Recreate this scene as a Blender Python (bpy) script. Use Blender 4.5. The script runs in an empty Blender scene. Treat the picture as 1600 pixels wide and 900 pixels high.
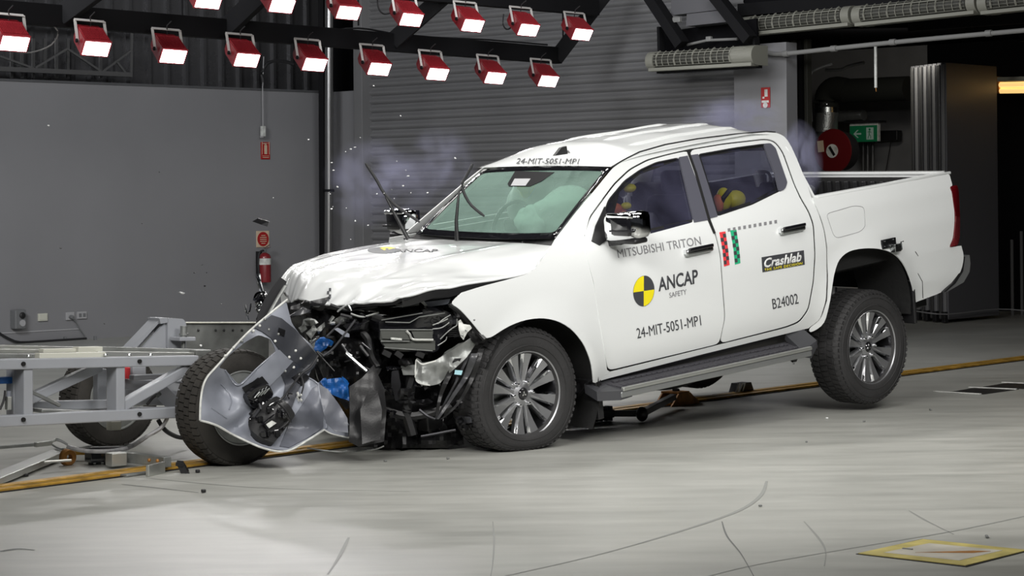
import bpy, bmesh, math, random
from mathutils import Vector, Matrix, noise
C = bpy.context.scene.collection
sc = bpy.context.scene
random.seed(7)
R = math.radians
# ---------------------------------------------------------------- camera
FPX, CX, CY, RO, CH = 3400.0, 800.0, 313.0, 0.01, 1.43      # focal length in px, principal point, roll, camera height
cam = bpy.data.cameras.new('camera'); camo = bpy.data.objects.new('camera', cam); C.objects.link(camo)
cam.sensor_width = 36; cam.lens = 36 * FPX / 1600; cam.shift_y = -(450 - CY) / 1600; cam.clip_end = 200; cam.clip_start = .1
rt = Vector((1, 0, -RO)).normalized(); up = Vector((RO, 0, 1)).normalized(); bk = Vector((0, -1, 0))
camo.matrix_world = Matrix.Translation((0, 0, CH)) @ Matrix((rt, up, bk)).transposed().to_4x4()
sc.camera = camo
# ---------------------------------------------------------------- world, exposure, big lights
w = bpy.data.worlds.new('world'); sc.world = w; w.use_nodes = True
w.node_tree.nodes['Background'].inputs[0].default_value = (.62, .66, .75, 1)
w.node_tree.nodes['Background'].inputs[1].default_value = .035
vs = sc.view_settings; vs.view_transform = 'Standard'; vs.look = 'None'; vs.exposure = 0; vs.gamma = 1; vs.use_curve_mapping = False
sc.cycles.max_bounces = 6; sc.cycles.transparent_max_bounces = 16; sc.cycles.volume_bounces = 0
def area(name, loc, target, sx, sy, power, col=(1, .98, .95), spread=150):
    l = bpy.data.lights.new(name, 'AREA'); l.shape = 'RECTANGLE'; l.size = sx; l.size_y = sy; l.energy = power; l.color = col; l.spread = R(spread)
    o = bpy.data.objects.new(name, l); C.objects.link(o); o.location = loc
    o.rotation_euler = (Vector(target) - Vector(loc)).to_track_quat('-Z', 'Y').to_euler(); return o
# the hall's overhead flood banks, above and beside the impact zone
area('overhead_bank', (-.4, 12.0, 5.2), (.6, 13.2, .5), 4.2, 1.2, 26, spread=110)
area('overhead_bank', (2.6, 12.2, 5.4), (2.0, 13.6, .5), 3.4, 1.2, 24, spread=110)
area('side_bank', (-1.6, 6.8, 3.9), (.6, 13.0, .5), 3.5, 1.3, 124, spread=110)
area('side_bank', (3.4, 7.8, 3.9), (2.2, 13.6, .8), 3.0, 1.3, 124, spread=110)
for i in range(4):
    area('spot_bank', (-2.4 + .95 * i, 13.6 + .75 * i, 4.3), (-.3 + .6 * i, 12.6 + .5 * i, .7), .55, .3, 14, spread=120)
area('wall_fill', (-5.2, 14.0, 4.6), (-4.0, 24, 1.6), 2.5, 1.2, 200, (.97, .98, 1), 140)  # unseen lamp added to brighten the left wall
area('wall_fill', (.5, 17.5, 4.6), (1.2, 23, 1.4), 3.5, 1.0, 74, (.97, .98, 1), 140)  # unseen lamp added to brighten the roller shutter
area('store_fill', (4.2, 24.6, 3.1), (4.6, 28.5, 1.2), 1.2, .3, 9, (1, .95, .85), 160)  # unseen lamp added to lift the store room wall
# ---------------------------------------------------------------- frames: a pixel ray met with a real surface
def ray(px, py):
    u, v = px - CX, py - CY
    return Vector(((u - RO * v) / FPX, 1.0, (-v - RO * u) / FPX))
O = Vector((0, 0, CH))
def fl(px, py, z=0.0):
    d = ray(px, py); return O + d * ((z - CH) / d.z)
def dp(px, py, Y): return O + ray(px, py) * Y
class Frame:
    def __init__(s, o, th, p, ph=0):
        th, p, ph = R(th), R(p), R(ph)
        r = Vector((math.cos(th), math.sin(th), 0)); l = Vector((-math.sin(th), math.cos(th), 0)); z = Vector((0, 0, 1))
        x = r * math.cos(p) + z * math.sin(p); zz = -r * math.sin(p) + z * math.cos(p)
        y = l * math.cos(ph) + zz * math.sin(ph)
        s.M3 = Matrix((x, y, x.cross(y))).transposed(); s.o = Vector(o)
        s.m = Matrix.Translation(s.o) @ s.M3.to_4x4(); s.inv = s.m.inverted()
        s.Rt = s.M3.transposed(); s.c = s.Rt @ (O - s.o)
    def on(s, px, py, ax, val):
        d = s.Rt @ ray(px, py); return s.c + d * ((val - s.c[ax]) / d[ax])
    def dep(s, px, py, Y): return s.inv @ dp(px, py, Y)
    def loc(s, P): return s.inv @ Vector(P)
    def wld(s, P): return s.m @ Vector(P)
TR = Frame((-.51448, 13.0896, .33292), 42.246, 6.512, .765)   # the truck: x to the tail, y to the far side, origin on the front axle
TL = Frame((-1.68, 12.08, 0), 43, -2.4)                         # the trolley: y = 0 is its near frame face
WL = Frame((-2.15, 25.55, 0), 45.8, 0)                          # hall: x along the left wall away, y = 0 on that wall (from the corner)
WB = Frame((-2.15, 25.55, 0), -42.9, 0)                         # hall: x along the shutter wall to the right, y = 0 on that wall
def lerp_tab(xs, ys, v):
    if v <= xs[0]: return ys[0]
    for i in range(len(xs) - 1):
        if v <= xs[i + 1]: return ys[i] + (ys[i + 1] - ys[i]) * (v - xs[i]) / (xs[i + 1] - xs[i])
    return ys[-1]
ZS = [-.3, -.1, 0, .08, .2, .35, .5, .62, .72, .80, 1.14, 1.22, 1.4]
WS = [.80, .84, .875, .90, .918, .925, .93, .92, .90, .865, .66, .585, .4]
def wz(z):                                        # half width of the cab at height z, smoothed
    return sum(lerp_tab(ZS, WS, z + d) for d in (-.05, -.025, 0, .025, .05)) / 5
def wbed(z):
    return lerp_tab([-.3, 0, .1, .3, .5, .7, .8, .83], [.83, .875, .9, .92, .925, .905, .875, .86], z)
def side(px, py, off=0.0, bed=False):
    y = -.9; f = wbed if bed else wz
    for i in range(14):
        P = TR.on(px, py, 1, y); y = -f(P.z) - off
    return Vector((P.x, y, P.z))
def flare(x, z):
    b = 0
    for cx, cz in ((.1, -.02), (3.1, -.02)):
        r = math.hypot(x - cx, z - cz); t = (r - .42) / .16
        if z > -.1 and t < 1: b = max(b, .028 * (1 - max(0, t)) ** 1.5)
    return b
# ---------------------------------------------------------------- materials
MATS = {}
def mat(name, col, rough=.5, metal=0.0, coat=0.0, emit=None, es=0, bump=0, bscale=40, var=0, vscale=3, alpha=None, spec=.5, rvar=0):
    m = bpy.data.materials.new(name); m.use_nodes = True; nt = m.node_tree; N = nt.nodes; L = nt.links
    b = N['Principled BSDF']; b.inputs['Base Color'].default_value = (*col, 1); b.inputs['Roughness'].default_value = rough
    b.inputs['Metallic'].default_value = metal; b.inputs['Coat Weight'].default_value = coat; b.inputs['Coat Roughness'].default_value = .04
    b.inputs['Specular IOR Level'].default_value = spec
    if emit: b.inputs['Emission Color'].default_value = (*emit, 1); b.inputs['Emission Strength'].default_value = es
    tc = N.new('ShaderNodeTexCoord'); nz = N.new('ShaderNodeTexNoise'); nz.inputs['Scale'].default_value = vscale; nz.inputs['Detail'].default_value = 4
    L.new(tc.outputs['Object'], nz.inputs['Vector'])
    if var:
        r = N.new('ShaderNodeValToRGB'); r.color_ramp.elements[0].position = .3; r.color_ramp.elements[1].position = .7
        r.color_ramp.elements[0].color = (*[c * (1 - var) for c in col], 1); r.color_ramp.elements[1].color = (*[min(1, c * (1 + var)) for c in col], 1)
        L.new(nz.outputs['Fac'], r.inputs[0]); L.new(r.outputs[0], b.inputs['Base Color'])
    if rvar:
        q = N.new('ShaderNodeMapRange'); q.inputs[3].default_value = max(0, rough - rvar); q.inputs[4].default_value = rough + rvar
        L.new(nz.outputs['Fac'], q.inputs[0]); L.new(q.outputs[0], b.inputs['Roughness'])
    if bump:
        n2 = N.new('ShaderNodeTexNoise'); n2.inputs['Scale'].default_value = bscale; n2.inputs['Detail'].default_value = 3
        L.new(tc.outputs['Object'], n2.inputs['Vector']); bp = N.new('ShaderNodeBump'); bp.inputs['Strength'].default_value = bump; bp.inputs['Distance'].default_value = .01
        L.new(n2.outputs['Fac'], bp.inputs['Height']); L.new(bp.outputs[0], b.inputs['Normal'])
    MATS[name] = m; return m
def glassmat(name, tint, film, filmf, rough=.02):
    m = bpy.data.materials.new(name); m.use_nodes = True; nt = m.node_tree; N = nt.nodes; L = nt.links
    for n in list(N): N.remove(n)
    out = N.new('ShaderNodeOutputMaterial'); tr = N.new('ShaderNodeBsdfTransparent'); tr.inputs[0].default_value = (*tint, 1)
    df = N.new('ShaderNodeBsdfDiffuse'); df.inputs[0].default_value = (*film, 1)
    nz = N.new('ShaderNodeTexNoise'); nz.inputs['Scale'].default_value = 3.5; tc = N.new('ShaderNodeTexCoord'); L.new(tc.outputs['Object'], nz.inputs['Vector'])
    mr = N.new('ShaderNodeMapRange'); mr.inputs[1].default_value = .3; mr.inputs[2].default_value = .7; mr.inputs[3].default_value = filmf * (.3 if filmf < .2 else .8); mr.inputs[4].default_value = filmf * (1.9 if filmf < .2 else 1.2)
    L.new(nz.outputs['Fac'], mr.inputs[0])
    m1 = N.new('ShaderNodeMixShader'); L.new(mr.outputs[0], m1.inputs[0]); L.new(tr.outputs[0], m1.inputs[1]); L.new(df.outputs[0], m1.inputs[2])
    gl = N.new('ShaderNodeBsdfGlossy'); gl.inputs['Roughness'].default_value = rough; fr = N.new('ShaderNodeFresnel'); fr.inputs[0].default_value = 1.5
    m2 = N.new('ShaderNodeMixShader'); L.new(fr.outputs[0], m2.inputs[0]); L.new(m1.outputs[0], m2.inputs[1]); L.new(gl.outputs[0], m2.inputs[2])
    L.new(m2.outputs[0], out.inputs[0]); MATS[name] = m; return m
M = MATS
mat('white', (.76, .78, .775), .30, coat=1, var=.012, vscale=1.5)
mat('white_flat', (.75, .76, .75), .5)
mat('black', (.012, .012, .013), .42, bump=.1, bscale=120)
mat('black_gloss', (.008, .008, .010), .12, coat=.6, rvar=.05)
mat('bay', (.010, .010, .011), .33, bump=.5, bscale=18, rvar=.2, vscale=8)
mat('gap', (.004, .004, .004), .8)
mat('liner', (.007, .007, .007), .75, bump=.3, bscale=30)
mat('grey_trim', (.045, .046, .051), .38, coat=.2, bump=.04, bscale=90)
mat('step_tread', (.045, .044, .052), .7, bump=.9, bscale=140)
mat('chrome', (.86, .87, .88), .07, 1, var=.02)
mat('bumper_grey', (.34, .35, .35), .35, .7, rvar=.08, vscale=5)
mat('dull_chrome', (.50, .52, .52), .26, 1, rvar=.08, vscale=9)
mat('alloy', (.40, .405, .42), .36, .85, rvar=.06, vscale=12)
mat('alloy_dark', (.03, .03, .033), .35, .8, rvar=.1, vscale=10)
mat('silver_plastic', (.235, .25, .29), .45, .15, coat=.1, var=.3, vscale=3.2, rvar=.12)
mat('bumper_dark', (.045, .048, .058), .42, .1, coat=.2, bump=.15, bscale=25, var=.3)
mat('steel_raw', (.28, .29, .28), .45, .6, bump=.2, bscale=30, var=.25, vscale=9)
mat('grime_white', (.62, .63, .60), .55, var=.25, vscale=20)
mat('rubber', (.022, .0215, .022), .72, bump=.25, bscale=60, var=.2, vscale=6)
mat('rubber_worn', (.035, .032, .028), .8, bump=.3, bscale=50, var=.3, vscale=5)
mat('trolley_paint', (.34, .355, .385), .4, coat=.15, var=.05, vscale=5, bump=.02)
mat('alu', (.62, .63, .60), .35, .85, rvar=.12, vscale=20)
mat('cream', (.60, .60, .52), .5)
mat('red_paint', (.22, .014, .02), .38, coat=.3, var=.15)
mat('red_sign', (.38, .012, .012), .5)
mat('red_lens', (.10, .003, .006), .12, coat=1)
mat('red_lens_pale', (.16, .018, .022), .12, coat=1)
mat('lamp_face', (1, 1, 1), .5, emit=(1, .97, 1), es=14)
mat('lamp_yoke', (.50, .48, .46), .5, .3)
mat('rig_steel', (.007, .007, .008), .8, spec=.15)
mat('truss_steel', (.16, .16, .16), .4, .5)
mat('blue', (.008, .085, .30), .4, var=.4, vscale=20)
mat('cyan_tape', (.35, .6, .66), .5)
mat('yellow', (.85, .72, .01), .5, var=.04)
mat('yellow_dummy', (.80, .72, .01), .45)
mat('orange_dummy', (.72, .20, .06), .55)
mat('brown_dummy', (.10, .045, .03), .55)
mat('airbag', (.85, .90, .86), .8, bump=.5, bscale=6)
mat('cloth', (.03, .03, .034), .9, bump=.3, bscale=80)
mat('tape_red', (.75, .05, .06), .5); mat('tape_green', (.02, .42, .20), .5)
mat('letter', (.05, .052, .058), .5); mat('letter_grey', (.22, .22, .23), .5)
mat('exit_green', (.01, .15, .06), .4, emit=(.0, .35, .12), es=.03)
mat('exit_white', (.35, .45, .40), .5, emit=(.6, .8, .7), es=.04)
mat('rail_yellow', (.52, .30, .05), .42, .35, var=.35, vscale=10, bump=.15)
mat('bracket_orange', (.36, .16, .035), .5, .3, var=.3, vscale=15)
mat('sign_plate', (.62, .50, .36), .6)
mat('socket_grey', (.17, .175, .18), .5); mat('plate_grey', (.40, .40, .41), .5)
mat('heater_white', (.20, .20, .17), .5); mat('heater_dark', (.03, .03, .024), .6)
mat('panel_grey', (.10, .10, .108), .46, rvar=.05, vscale=2)
mat('pipe_grey', (.20, .20, .195), .4)
mat('duct', (.30, .31, .31), .35, .8, bump=.6, bscale=50)
mat('duct_dark', (.014, .015, .013), .8, spec=.2)
mat('tube_warm', (1, .8, .4), .5, emit=(1, .62, .22), es=1.0)
mat('col_grey', (.22, .22, .225), .45, .2)
mat('pole_metal', (.22, .22, .22), .28, .8)
mat('shutter', (.20, .20, .205), .42, .1, bump=.12, bscale=2.5, var=.08, vscale=1.2)
mat('wall_grey', (.235, .235, .245), .55, var=.05, vscale=.8)
mat('wall_white', (.20, .20, .208), .55, var=.04, vscale=1)
mat('dark_wall', (.085, .087, .092), .7, var=.1)
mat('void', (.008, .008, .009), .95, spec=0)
mat('matte_black', (.016, .016, .018), .6, spec=.2, bump=.2, bscale=40)
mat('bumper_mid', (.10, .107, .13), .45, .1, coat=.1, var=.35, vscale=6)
mat('frit', (.004, .004, .005), .6, spec=.15)
mat('pillar_grey', (.085, .086, .108), .42, coat=.1)
mat('reel_red', (.13, .008, .010), .4, coat=.2)
mat('store_wall', (.20, .20, .205), .7, var=.1)
mat('cladding', (.11, .11, .115), .3, .6, rvar=.15, vscale=6, bump=.15, bscale=8)
mat('mark', (.15, .155, .15), .7); mat('mark_soft', (.27, .275, .26), .5)
mat('hatch', (.45, .43, .37), .5, var=.2, vscale=6); mat('hatch_yellow', (.46, .39, .13), .5, var=.25, vscale=8)
mat('cable', (.02, .02, .022), .6); mat('hose_grey', (.33, .33, .34), .45, var=.3, vscale=30)
mat('lens_clear', (.13, .135, .125), .12, .3, coat=1, bump=.15, bscale=40)
glassmat('windscreen', (.62, .80, .72), (.34, .50, .43), .36)  # pale film colour stands in for reflections and smoke haze
glassmat('side_glass', (.56, .57, .63), (.15, .15, .25), .13)  # uneven bluish film stands in for smoke haze inside the cab
glassmat('clear_shard', (.9, .95, .95), (.9, .9, .9), .5)
# concrete floor: own mottling, polished sheen
def concrete():
    m = mat('concrete', (.40, .405, .385), .34); nt = m.node_tree; N = nt.nodes; L = nt.links; b = N['Principled BSDF']
    geo = N.new('ShaderNodeNewGeometry')
    def noise_(s, d, rot=None, sc3=None):
        n = N.new('ShaderNodeTexNoise'); n.inputs['Scale'].default_value = s; n.inputs['Detail'].default_value = d
        mp = N.new('ShaderNodeMapping'); mp.inputs['Rotation'].default_value[2] = R(rot or 0); mp.inputs['Scale'].default_value = sc3 or (1, 1, 1)
        L.new(geo.outputs['Position'], mp.inputs[0]); L.new(mp.outputs[0], n.inputs['Vector']); return n
    a = noise_(.9, 8); b2 = noise_(7, 8, -46, (.4, 1.5, 1)); c = noise_(2.2, 3, -46, (.25, 2.5, 1))
    r = N.new('ShaderNodeValToRGB'); r.color_ramp.elements[0].position = .33; r.color_ramp.elements[1].position = .68
    r.color_ramp.elements[0].color = (.29, .295, .27, 1); r.color_ramp.elements[1].color = (.475, .475, .44, 1)
    mx = N.new('ShaderNodeMix'); mx.data_type = 'FLOAT'; mx.inputs[0].default_value = .45
    L.new(a.outputs['Fac'], mx.inputs[2]); L.new(b2.outputs['Fac'], mx.inputs[3])
    mx2 = N.new('ShaderNodeMix'); mx2.data_type = 'FLOAT'; mx2.inputs[0].default_value = .35
    L.new(mx.outputs[0], mx2.inputs[2]); L.new(c.outputs['Fac'], mx2.inputs[3]); L.new(mx2.outputs[0], r.inputs[0]); L.new(r.outputs[0], b.inputs['Base Color'])
    q = N.new('ShaderNodeMapRange'); q.inputs[3].default_value = .26; q.inputs[4].default_value = .46; L.new(mx2.outputs[0], q.inputs[0]); L.new(q.outputs[0], b.inputs['Roughness'])
    bp = N.new('ShaderNodeBump'); bp.inputs['Strength'].default_value = .12; bp.inputs['Distance'].default_value = .02; L.new(a.outputs['Fac'], bp.inputs['Height']); L.new(bp.outputs[0], b.inputs['Normal'])
concrete()
# ---------------------------------------------------------------- objects
def link(name, me, m, parent=None, smooth=False, ang=None):
    if m: me.materials.append(M[m] if isinstance(m, str) else m)
    if smooth:
        me.polygons.foreach_set('use_smooth', [True] * len(me.polygons))
        me.set_sharp_from_angle(angle=R(ang or 35))
    o = bpy.data.objects.new(name, me); C.objects.link(o)
    if parent: o.parent = parent
    return o
def tag(o, label, cat, group=None, kind=None):
    o['label'] = label; o['category'] = cat
    if group: o['group'] = group
    if kind: o['kind'] = kind
    return o
def struct(o): o['kind'] = 'structure'; return o
def empty(name, label, cat, mtx=None, group=None):
    o = bpy.data.objects.new(name, None); C.objects.link(o); o.empty_display_size = .1
    if mtx is not None: o.matrix_world = mtx
    return tag(o, label, cat, group)
class MB:
    def __init__(s): s.b = bmesh.new()
    def quadbox(s, mtx, sx, sy, sz, bev=0):
        r = bmesh.ops.create_cube(s.b, size=1, matrix=mtx @ Matrix.Diagonal((sx, sy, sz, 1)))
        if bev:
            es = list({e for v in r['verts'] for e in v.link_edges})
            bmesh.ops.bevel(s.b, geom=es, offset=bev, segments=2, affect='EDGES', profile=.5)
        return s
    def box(s, c, sx, sy, sz, bev=0, rot=None):
        m = Matrix.Translation(c)
        if rot is not None: m = m @ (rot.to_4x4() if isinstance(rot, Matrix) else Matrix.Rotation(rot, 4, 'Z'))
        return s.quadbox(m, sx, sy, sz, bev)
    def bar(s, a, b, w, h, upv=(0, 0, 1), bev=0):
        a, b = Vector(a), Vector(b); d = (b - a); L_ = d.length; d = d / L_; y = Vector(upv).cross(d)
        if y.length < 1e-3: y = Vector((1, 0, 0)).cross(d)
        y.normalize(); z = d.cross(y)
        return s.quadbox(Matrix.Translation((a + b) / 2) @ Matrix((d, y, z)).transposed().to_4x4(), L_, w, h, bev)
    def tube(s, pts, r, n=8, cap=True):
        pts = [Vector(p) for p in pts]; rings = []
        for i, p in enumerate(pts):
            d = (pts[min(i + 1, len(pts) - 1)] - pts[max(i - 1, 0)]).normalized()
            x = d.cross(Vector((0.03, .02, 1))); x = x.normalized() if x.length > 1e-3 else Vector((1, 0, 0)); y = d.cross(x)
            rr = r[i] if isinstance(r, (list, tuple)) else r
            rings.append([s.b.verts.new(p + (x * math.cos(t) + y * math.sin(t)) * rr) for t in [k * 2 * math.pi / n for k in range(n)]])
        for a, b in zip(rings, rings[1:]):
            for k in range(n): s.b.faces.new((a[k], a[(k + 1) % n], b[(k + 1) % n], b[k]))
        if cap: s.b.faces.new(rings[0][::-1]); s.b.faces.new(rings[-1])
        return s
    def lathe(s, prof, n, mtx, close=False):             # prof of (radius, axial), axis = local z of mtx
        rings = [[s.b.verts.new(mtx @ Vector((r * math.cos(t), r * math.sin(t), a))) for t in [k * 2 * math.pi / n for k in range(n)]] for r, a in prof]
        P = list(zip(rings, rings[1:])) + ([(rings[-1], rings[0])] if close else [])
        for a, b in P:
            for k in range(n): s.b.faces.new((a[k], a[(k + 1) % n], b[(k + 1) % n], b[k]))
        if not close:
            for rg, fl_ in ((rings[0], 1), (rings[-1], 0)):
                try: s.b.faces.new(rg[::-1] if fl_ else rg)
                except ValueError: pass
        return s
    def prism(s, poly, vec):                             # closed polygon of 3D points swept along vec
        vec = Vector(vec); a = [s.b.verts.new(Vector(p)) for p in poly]; b = [s.b.verts.new(Vector(p) + vec) for p in poly]; n = len(poly)
        s.b.faces.new(a); s.b.faces.new(b[::-1])
        for k in range(n): s.b.faces.new((a[k], b[k], b[(k + 1) % n], a[(k + 1) % n]))
        return s
    def grid(s, rows):
        v = [[s.b.verts.new(Vector(p)) for p in r] for r in rows]
        for i in range(len(v) - 1):
            for j in range(len(v[0]) - 1): s.b.faces.new((v[i][j], v[i][j + 1], v[i + 1][j + 1], v[i + 1][j]))
        return s
    def ball(s, c, rx, ry, rz, n=16):
        bmesh.ops.create_uvsphere(s.b, u_segments=n, v_segments=n // 2 + 2, radius=1, matrix=Matrix.Translation(c) @ Matrix.Diagonal((rx, ry, rz, 1))); return s
    def xf(s, fn):
        for v in s.b.verts: v.co = fn(v.co)
        return s
    def out(s, name, m, parent=None, smooth=False, ang=None):
        bmesh.ops.recalc_face_normals(s.b, faces=s.b.faces)
        me = bpy.data.meshes.new(name); s.b.to_mesh(me); s.b.free(); return link(name, me, m, parent, smooth, ang)
def rnd(poly, d=6, n=4, keep=()):
    out = []; N_ = len(poly)
    for i, p in enumerate(poly):
        p = Vector(p); a = Vector(poly[i - 1]); b = Vector(poly[(i + 1) % N_])
        da = min(d, (a - p).length * .45); db = min(d, (b - p).length * .45)
        if i in keep or d <= 0: out.append(tuple(p)); continue
        A = p + (a - p).normalized() * da; B = p + (b - p).normalized() * db
        for k in range(n + 1):
            t = k / n; out.append(tuple(A * (1 - t) ** 2 + p * 2 * t * (1 - t) + B * t * t))
    return out
def sheet(name, poly, fn, m, parent, step=12, thick=.003, holes=(), smooth=True, off=-1, ang=35, edge=True):
    """outline (photo pixels or metres) triangulated, cut into cells and laid on the surface fn(u, v)"""
    b = bmesh.new()
    for lp in [poly] + list(holes):
        vs_ = [b.verts.new((p[0], p[1], 0)) for p in lp]
        for i in range(len(vs_)): b.edges.new((vs_[i], vs_[(i + 1) % len(vs_)]))
    bmesh.ops.triangle_fill(b, edges=b.edges[:], use_beauty=True, use_dissolve=False)
    xs = [v.co.x for v in b.verts]; ys = [v.co.y for v in b.verts]
    for ax, lo, hi in ((0, min(xs), max(xs)), (1, min(ys), max(ys))):
        n = int((hi - lo) / step)
        for k in range(1, n + 1):
            co = [0, 0, 0]; co[ax] = lo + (hi - lo) * k / (n + 1); no = [0, 0, 0]; no[ax] = 1
            bmesh.ops.bisect_plane(b, geom=b.verts[:] + b.edges[:] + b.faces[:], plane_co=co, plane_no=no, dist=1e-5)
    for v in b.verts: v.co = fn(v.co.x, v.co.y)
    bmesh.ops.remove_doubles(b, verts=b.verts[:], dist=1e-5)
    bmesh.ops.recalc_face_normals(b, faces=b.faces[:])
    # consistent side towards the viewer of the photograph (thickness goes behind)
    b.faces.ensure_lookup_table()
    c0 = TR.c if parent is None or parent.get('category') != 'trolley' else TL.c
    s_ = sum((f.normal.dot(c0 - f.calc_center_median()) * f.calc_area() for f in b.faces))
    if s_ < 0: bmesh.ops.reverse_faces(b, faces=b.faces[:])
    me = bpy.data.meshes.new(name); b.to_mesh(me); b.free()
    o = link(name, me, m, parent, smooth, ang)
    if thick:
        md = o.modifiers.new('thickness', 'SOLIDIFY'); md.thickness = thick; md.offset = off
        if edge: e = o.modifiers.new('edges', 'EDGE_SPLIT'); e.split_angle = R(40)
    return o
def copyobj(o, parent=None, mtx=None):
    c = o.copy(); C.objects.link(c); c.parent = parent
    if mtx is not None: c.matrix_world = mtx
    for ch in [k for k in o.children]: copyobj(ch, c)
    return c
def spline(pts, n):
    """Catmull-Rom resample of 3D points"""
    pts = [Vector(p) for p in pts]; out = []; m = len(pts) - 1
    for k in range(n + 1):
        t = k / n * m; i = min(int(t), m - 1); f = t - i
        p0, p1, p2, p3 = pts[max(i - 1, 0)], pts[i], pts[i + 1], pts[min(i + 2, m)]
        out.append(.5 * ((2 * p1) + (p2 - p0) * f + (2 * p0 - 5 * p1 + 4 * p2 - p3) * f * f + (3 * p1 - p0 - 3 * p2 + p3) * f ** 3))
    return out
# ================================================================ the hall
def wbox(name, fr, x0, x1, y0, y1, z0, z1, m, bev=0, parent=None):
    b = MB().box(((x0 + x1) / 2, (y0 + y1) / 2, (z0 + z1) / 2), abs(x1 - x0), abs(y1 - y0), abs(z1 - z0), bev)
    o = b.out(name, m, parent)
    if parent is None: o.matrix_world = fr.m.copy()
    return o
struct(MB().box((3, 20, -.1), 70, 60, .2).out('floor', 'concrete'))
struct(MB().box((3, 20, 7.6), 70, 60, .2).out('ceiling', 'void'))
struct(wbox('wall_left', WL, -16, 0.1, 0, .18, 0, 2.71, 'wall_grey'))
trm = struct(wbox('trim_1', WL, -16, 0.05, -.012, .2, 2.71, 2.735, 'dark_wall'))
# shallow joint lines of the wall lining, and the skirting seam
for i, (a, b_) in enumerate((((0, 520.7), (125, 513.7)),)):
    A, B = WL.on(*a, 1, -.004), WL.on(*b_, 1, -.004)
    o = MB().bar(A, B, .008, .012).out('trim_2', 'plate_grey'); o.matrix_world = WL.m.copy(); struct(o)
# ribbed cladding wall above and behind the lining
b = MB(); prof = []; x = -16.0
while x < .6:
    prof += [(x, .75), (x + .15, .75), (x + .165, .70), (x + .20, .70), (x + .215, .75)]; x += .26
b.grid([[(p[0], p[1], z) for p in prof] for z in (2.3, 7.5)])
o = b.out('wall_upper', 'cladding'); o.matrix_world = WL.m.copy(); struct(o)
# right-hand wall: short plain return, guide, roller shutter, white column, dark opening
xg0 = WB.on(560, 300, 1, 0).x; xg1 = WB.on(573, 300, 1, 0).x; xs1 = WB.on(1156, 300, 1, 0).x; xc1 = WB.on(1238, 300, 1, 0).x
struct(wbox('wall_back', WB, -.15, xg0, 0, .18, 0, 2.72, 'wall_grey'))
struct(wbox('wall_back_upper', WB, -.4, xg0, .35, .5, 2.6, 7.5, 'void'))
struct(wbox('trim_3', WB, xg0, xg1, -.06, .12, 0, 7.5, 'col_grey', .004))
b = MB(); rows = []; z = 0.0; pitch = .098
while z < 6.2:
    for k in range(6):
        t = k / 6; rows.append((z + t * pitch, .10 - .042 * math.sin(math.pi * min(t / .86, 1)) if t < .86 else .125))
    z += pitch
nx = 26; x0, x1 = xg1 - .02, xs1 + .02
b.grid([[(x0 + (x1 - x0) * k / nx, y + .006 * noise.noise(Vector((k * .5, zz * 1.3, 3))), zz) for k in range(nx + 1)] for zz, y in rows])
o = b.out('door_1', 'shutter', smooth=True, ang=60); o.matrix_world = WB.m.copy(); struct(o)
o = struct(wbox('wall_column', WB, xs1, xc1, -.08, .10, 0, 2.93, 'wall_white', .004))
struct(wbox('wall_return', WB, 1.2, 1.35, .5, 6.6, 0, 3.3, 'void'))
for k in range(3):
    xx = WB.on(1244 + 10 * k, 200, 1, .55).x; struct(wbox('trim_%d' % (4 + k), WB, xx - .02, xx + .02, .5, .58, 0, 3.0, 'rig_steel' if k % 2 else 'heater_dark', .004))
xr = WB.on(1450, 200, 1, 6.6).x
struct(wbox('wall_store', WB, 1.2, xr, 6.6, 6.8, 0, 4.2, 'store_wall')); struct(wbox('wall_store_right', WB, xr, 24, 6.6, 6.8, 0, 4.2, 'void'))  # right stretch coloured near black, the room's darkness put into its paint
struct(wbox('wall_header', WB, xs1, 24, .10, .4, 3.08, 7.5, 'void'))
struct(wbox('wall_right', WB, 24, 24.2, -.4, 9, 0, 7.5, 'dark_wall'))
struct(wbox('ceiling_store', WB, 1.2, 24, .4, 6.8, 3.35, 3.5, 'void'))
# column pipe in the corner
A, B = fl(508, 524), dp(520, 60, 25.2)
base = dp(512, 300, 25.2)
o = empty('steel_column', 'dark steel column with a shiny round pipe, in the corner left of the roller shutter', 'column', Matrix.Translation((base.x, base.y, 0)))
MB().bar((-.075, .02, 0), (-.045, .02, 5.2), .06, .14, (0, 1, 0), .004).out('post', 'rig_steel', o)
MB().tube([(-.005, -.06, 0), (.02, -.06, 1.6), (.06, -.06, 5.2)], .052, 20).out('pipe', 'pole_metal', o, True)
MB().lathe([(.06, 0), (.064, 0), (.064, .03), (.06, .03)], 20, Matrix.Translation((.019, -.06, 1.55))).out('collar', 'rig_steel', o, True)
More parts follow.
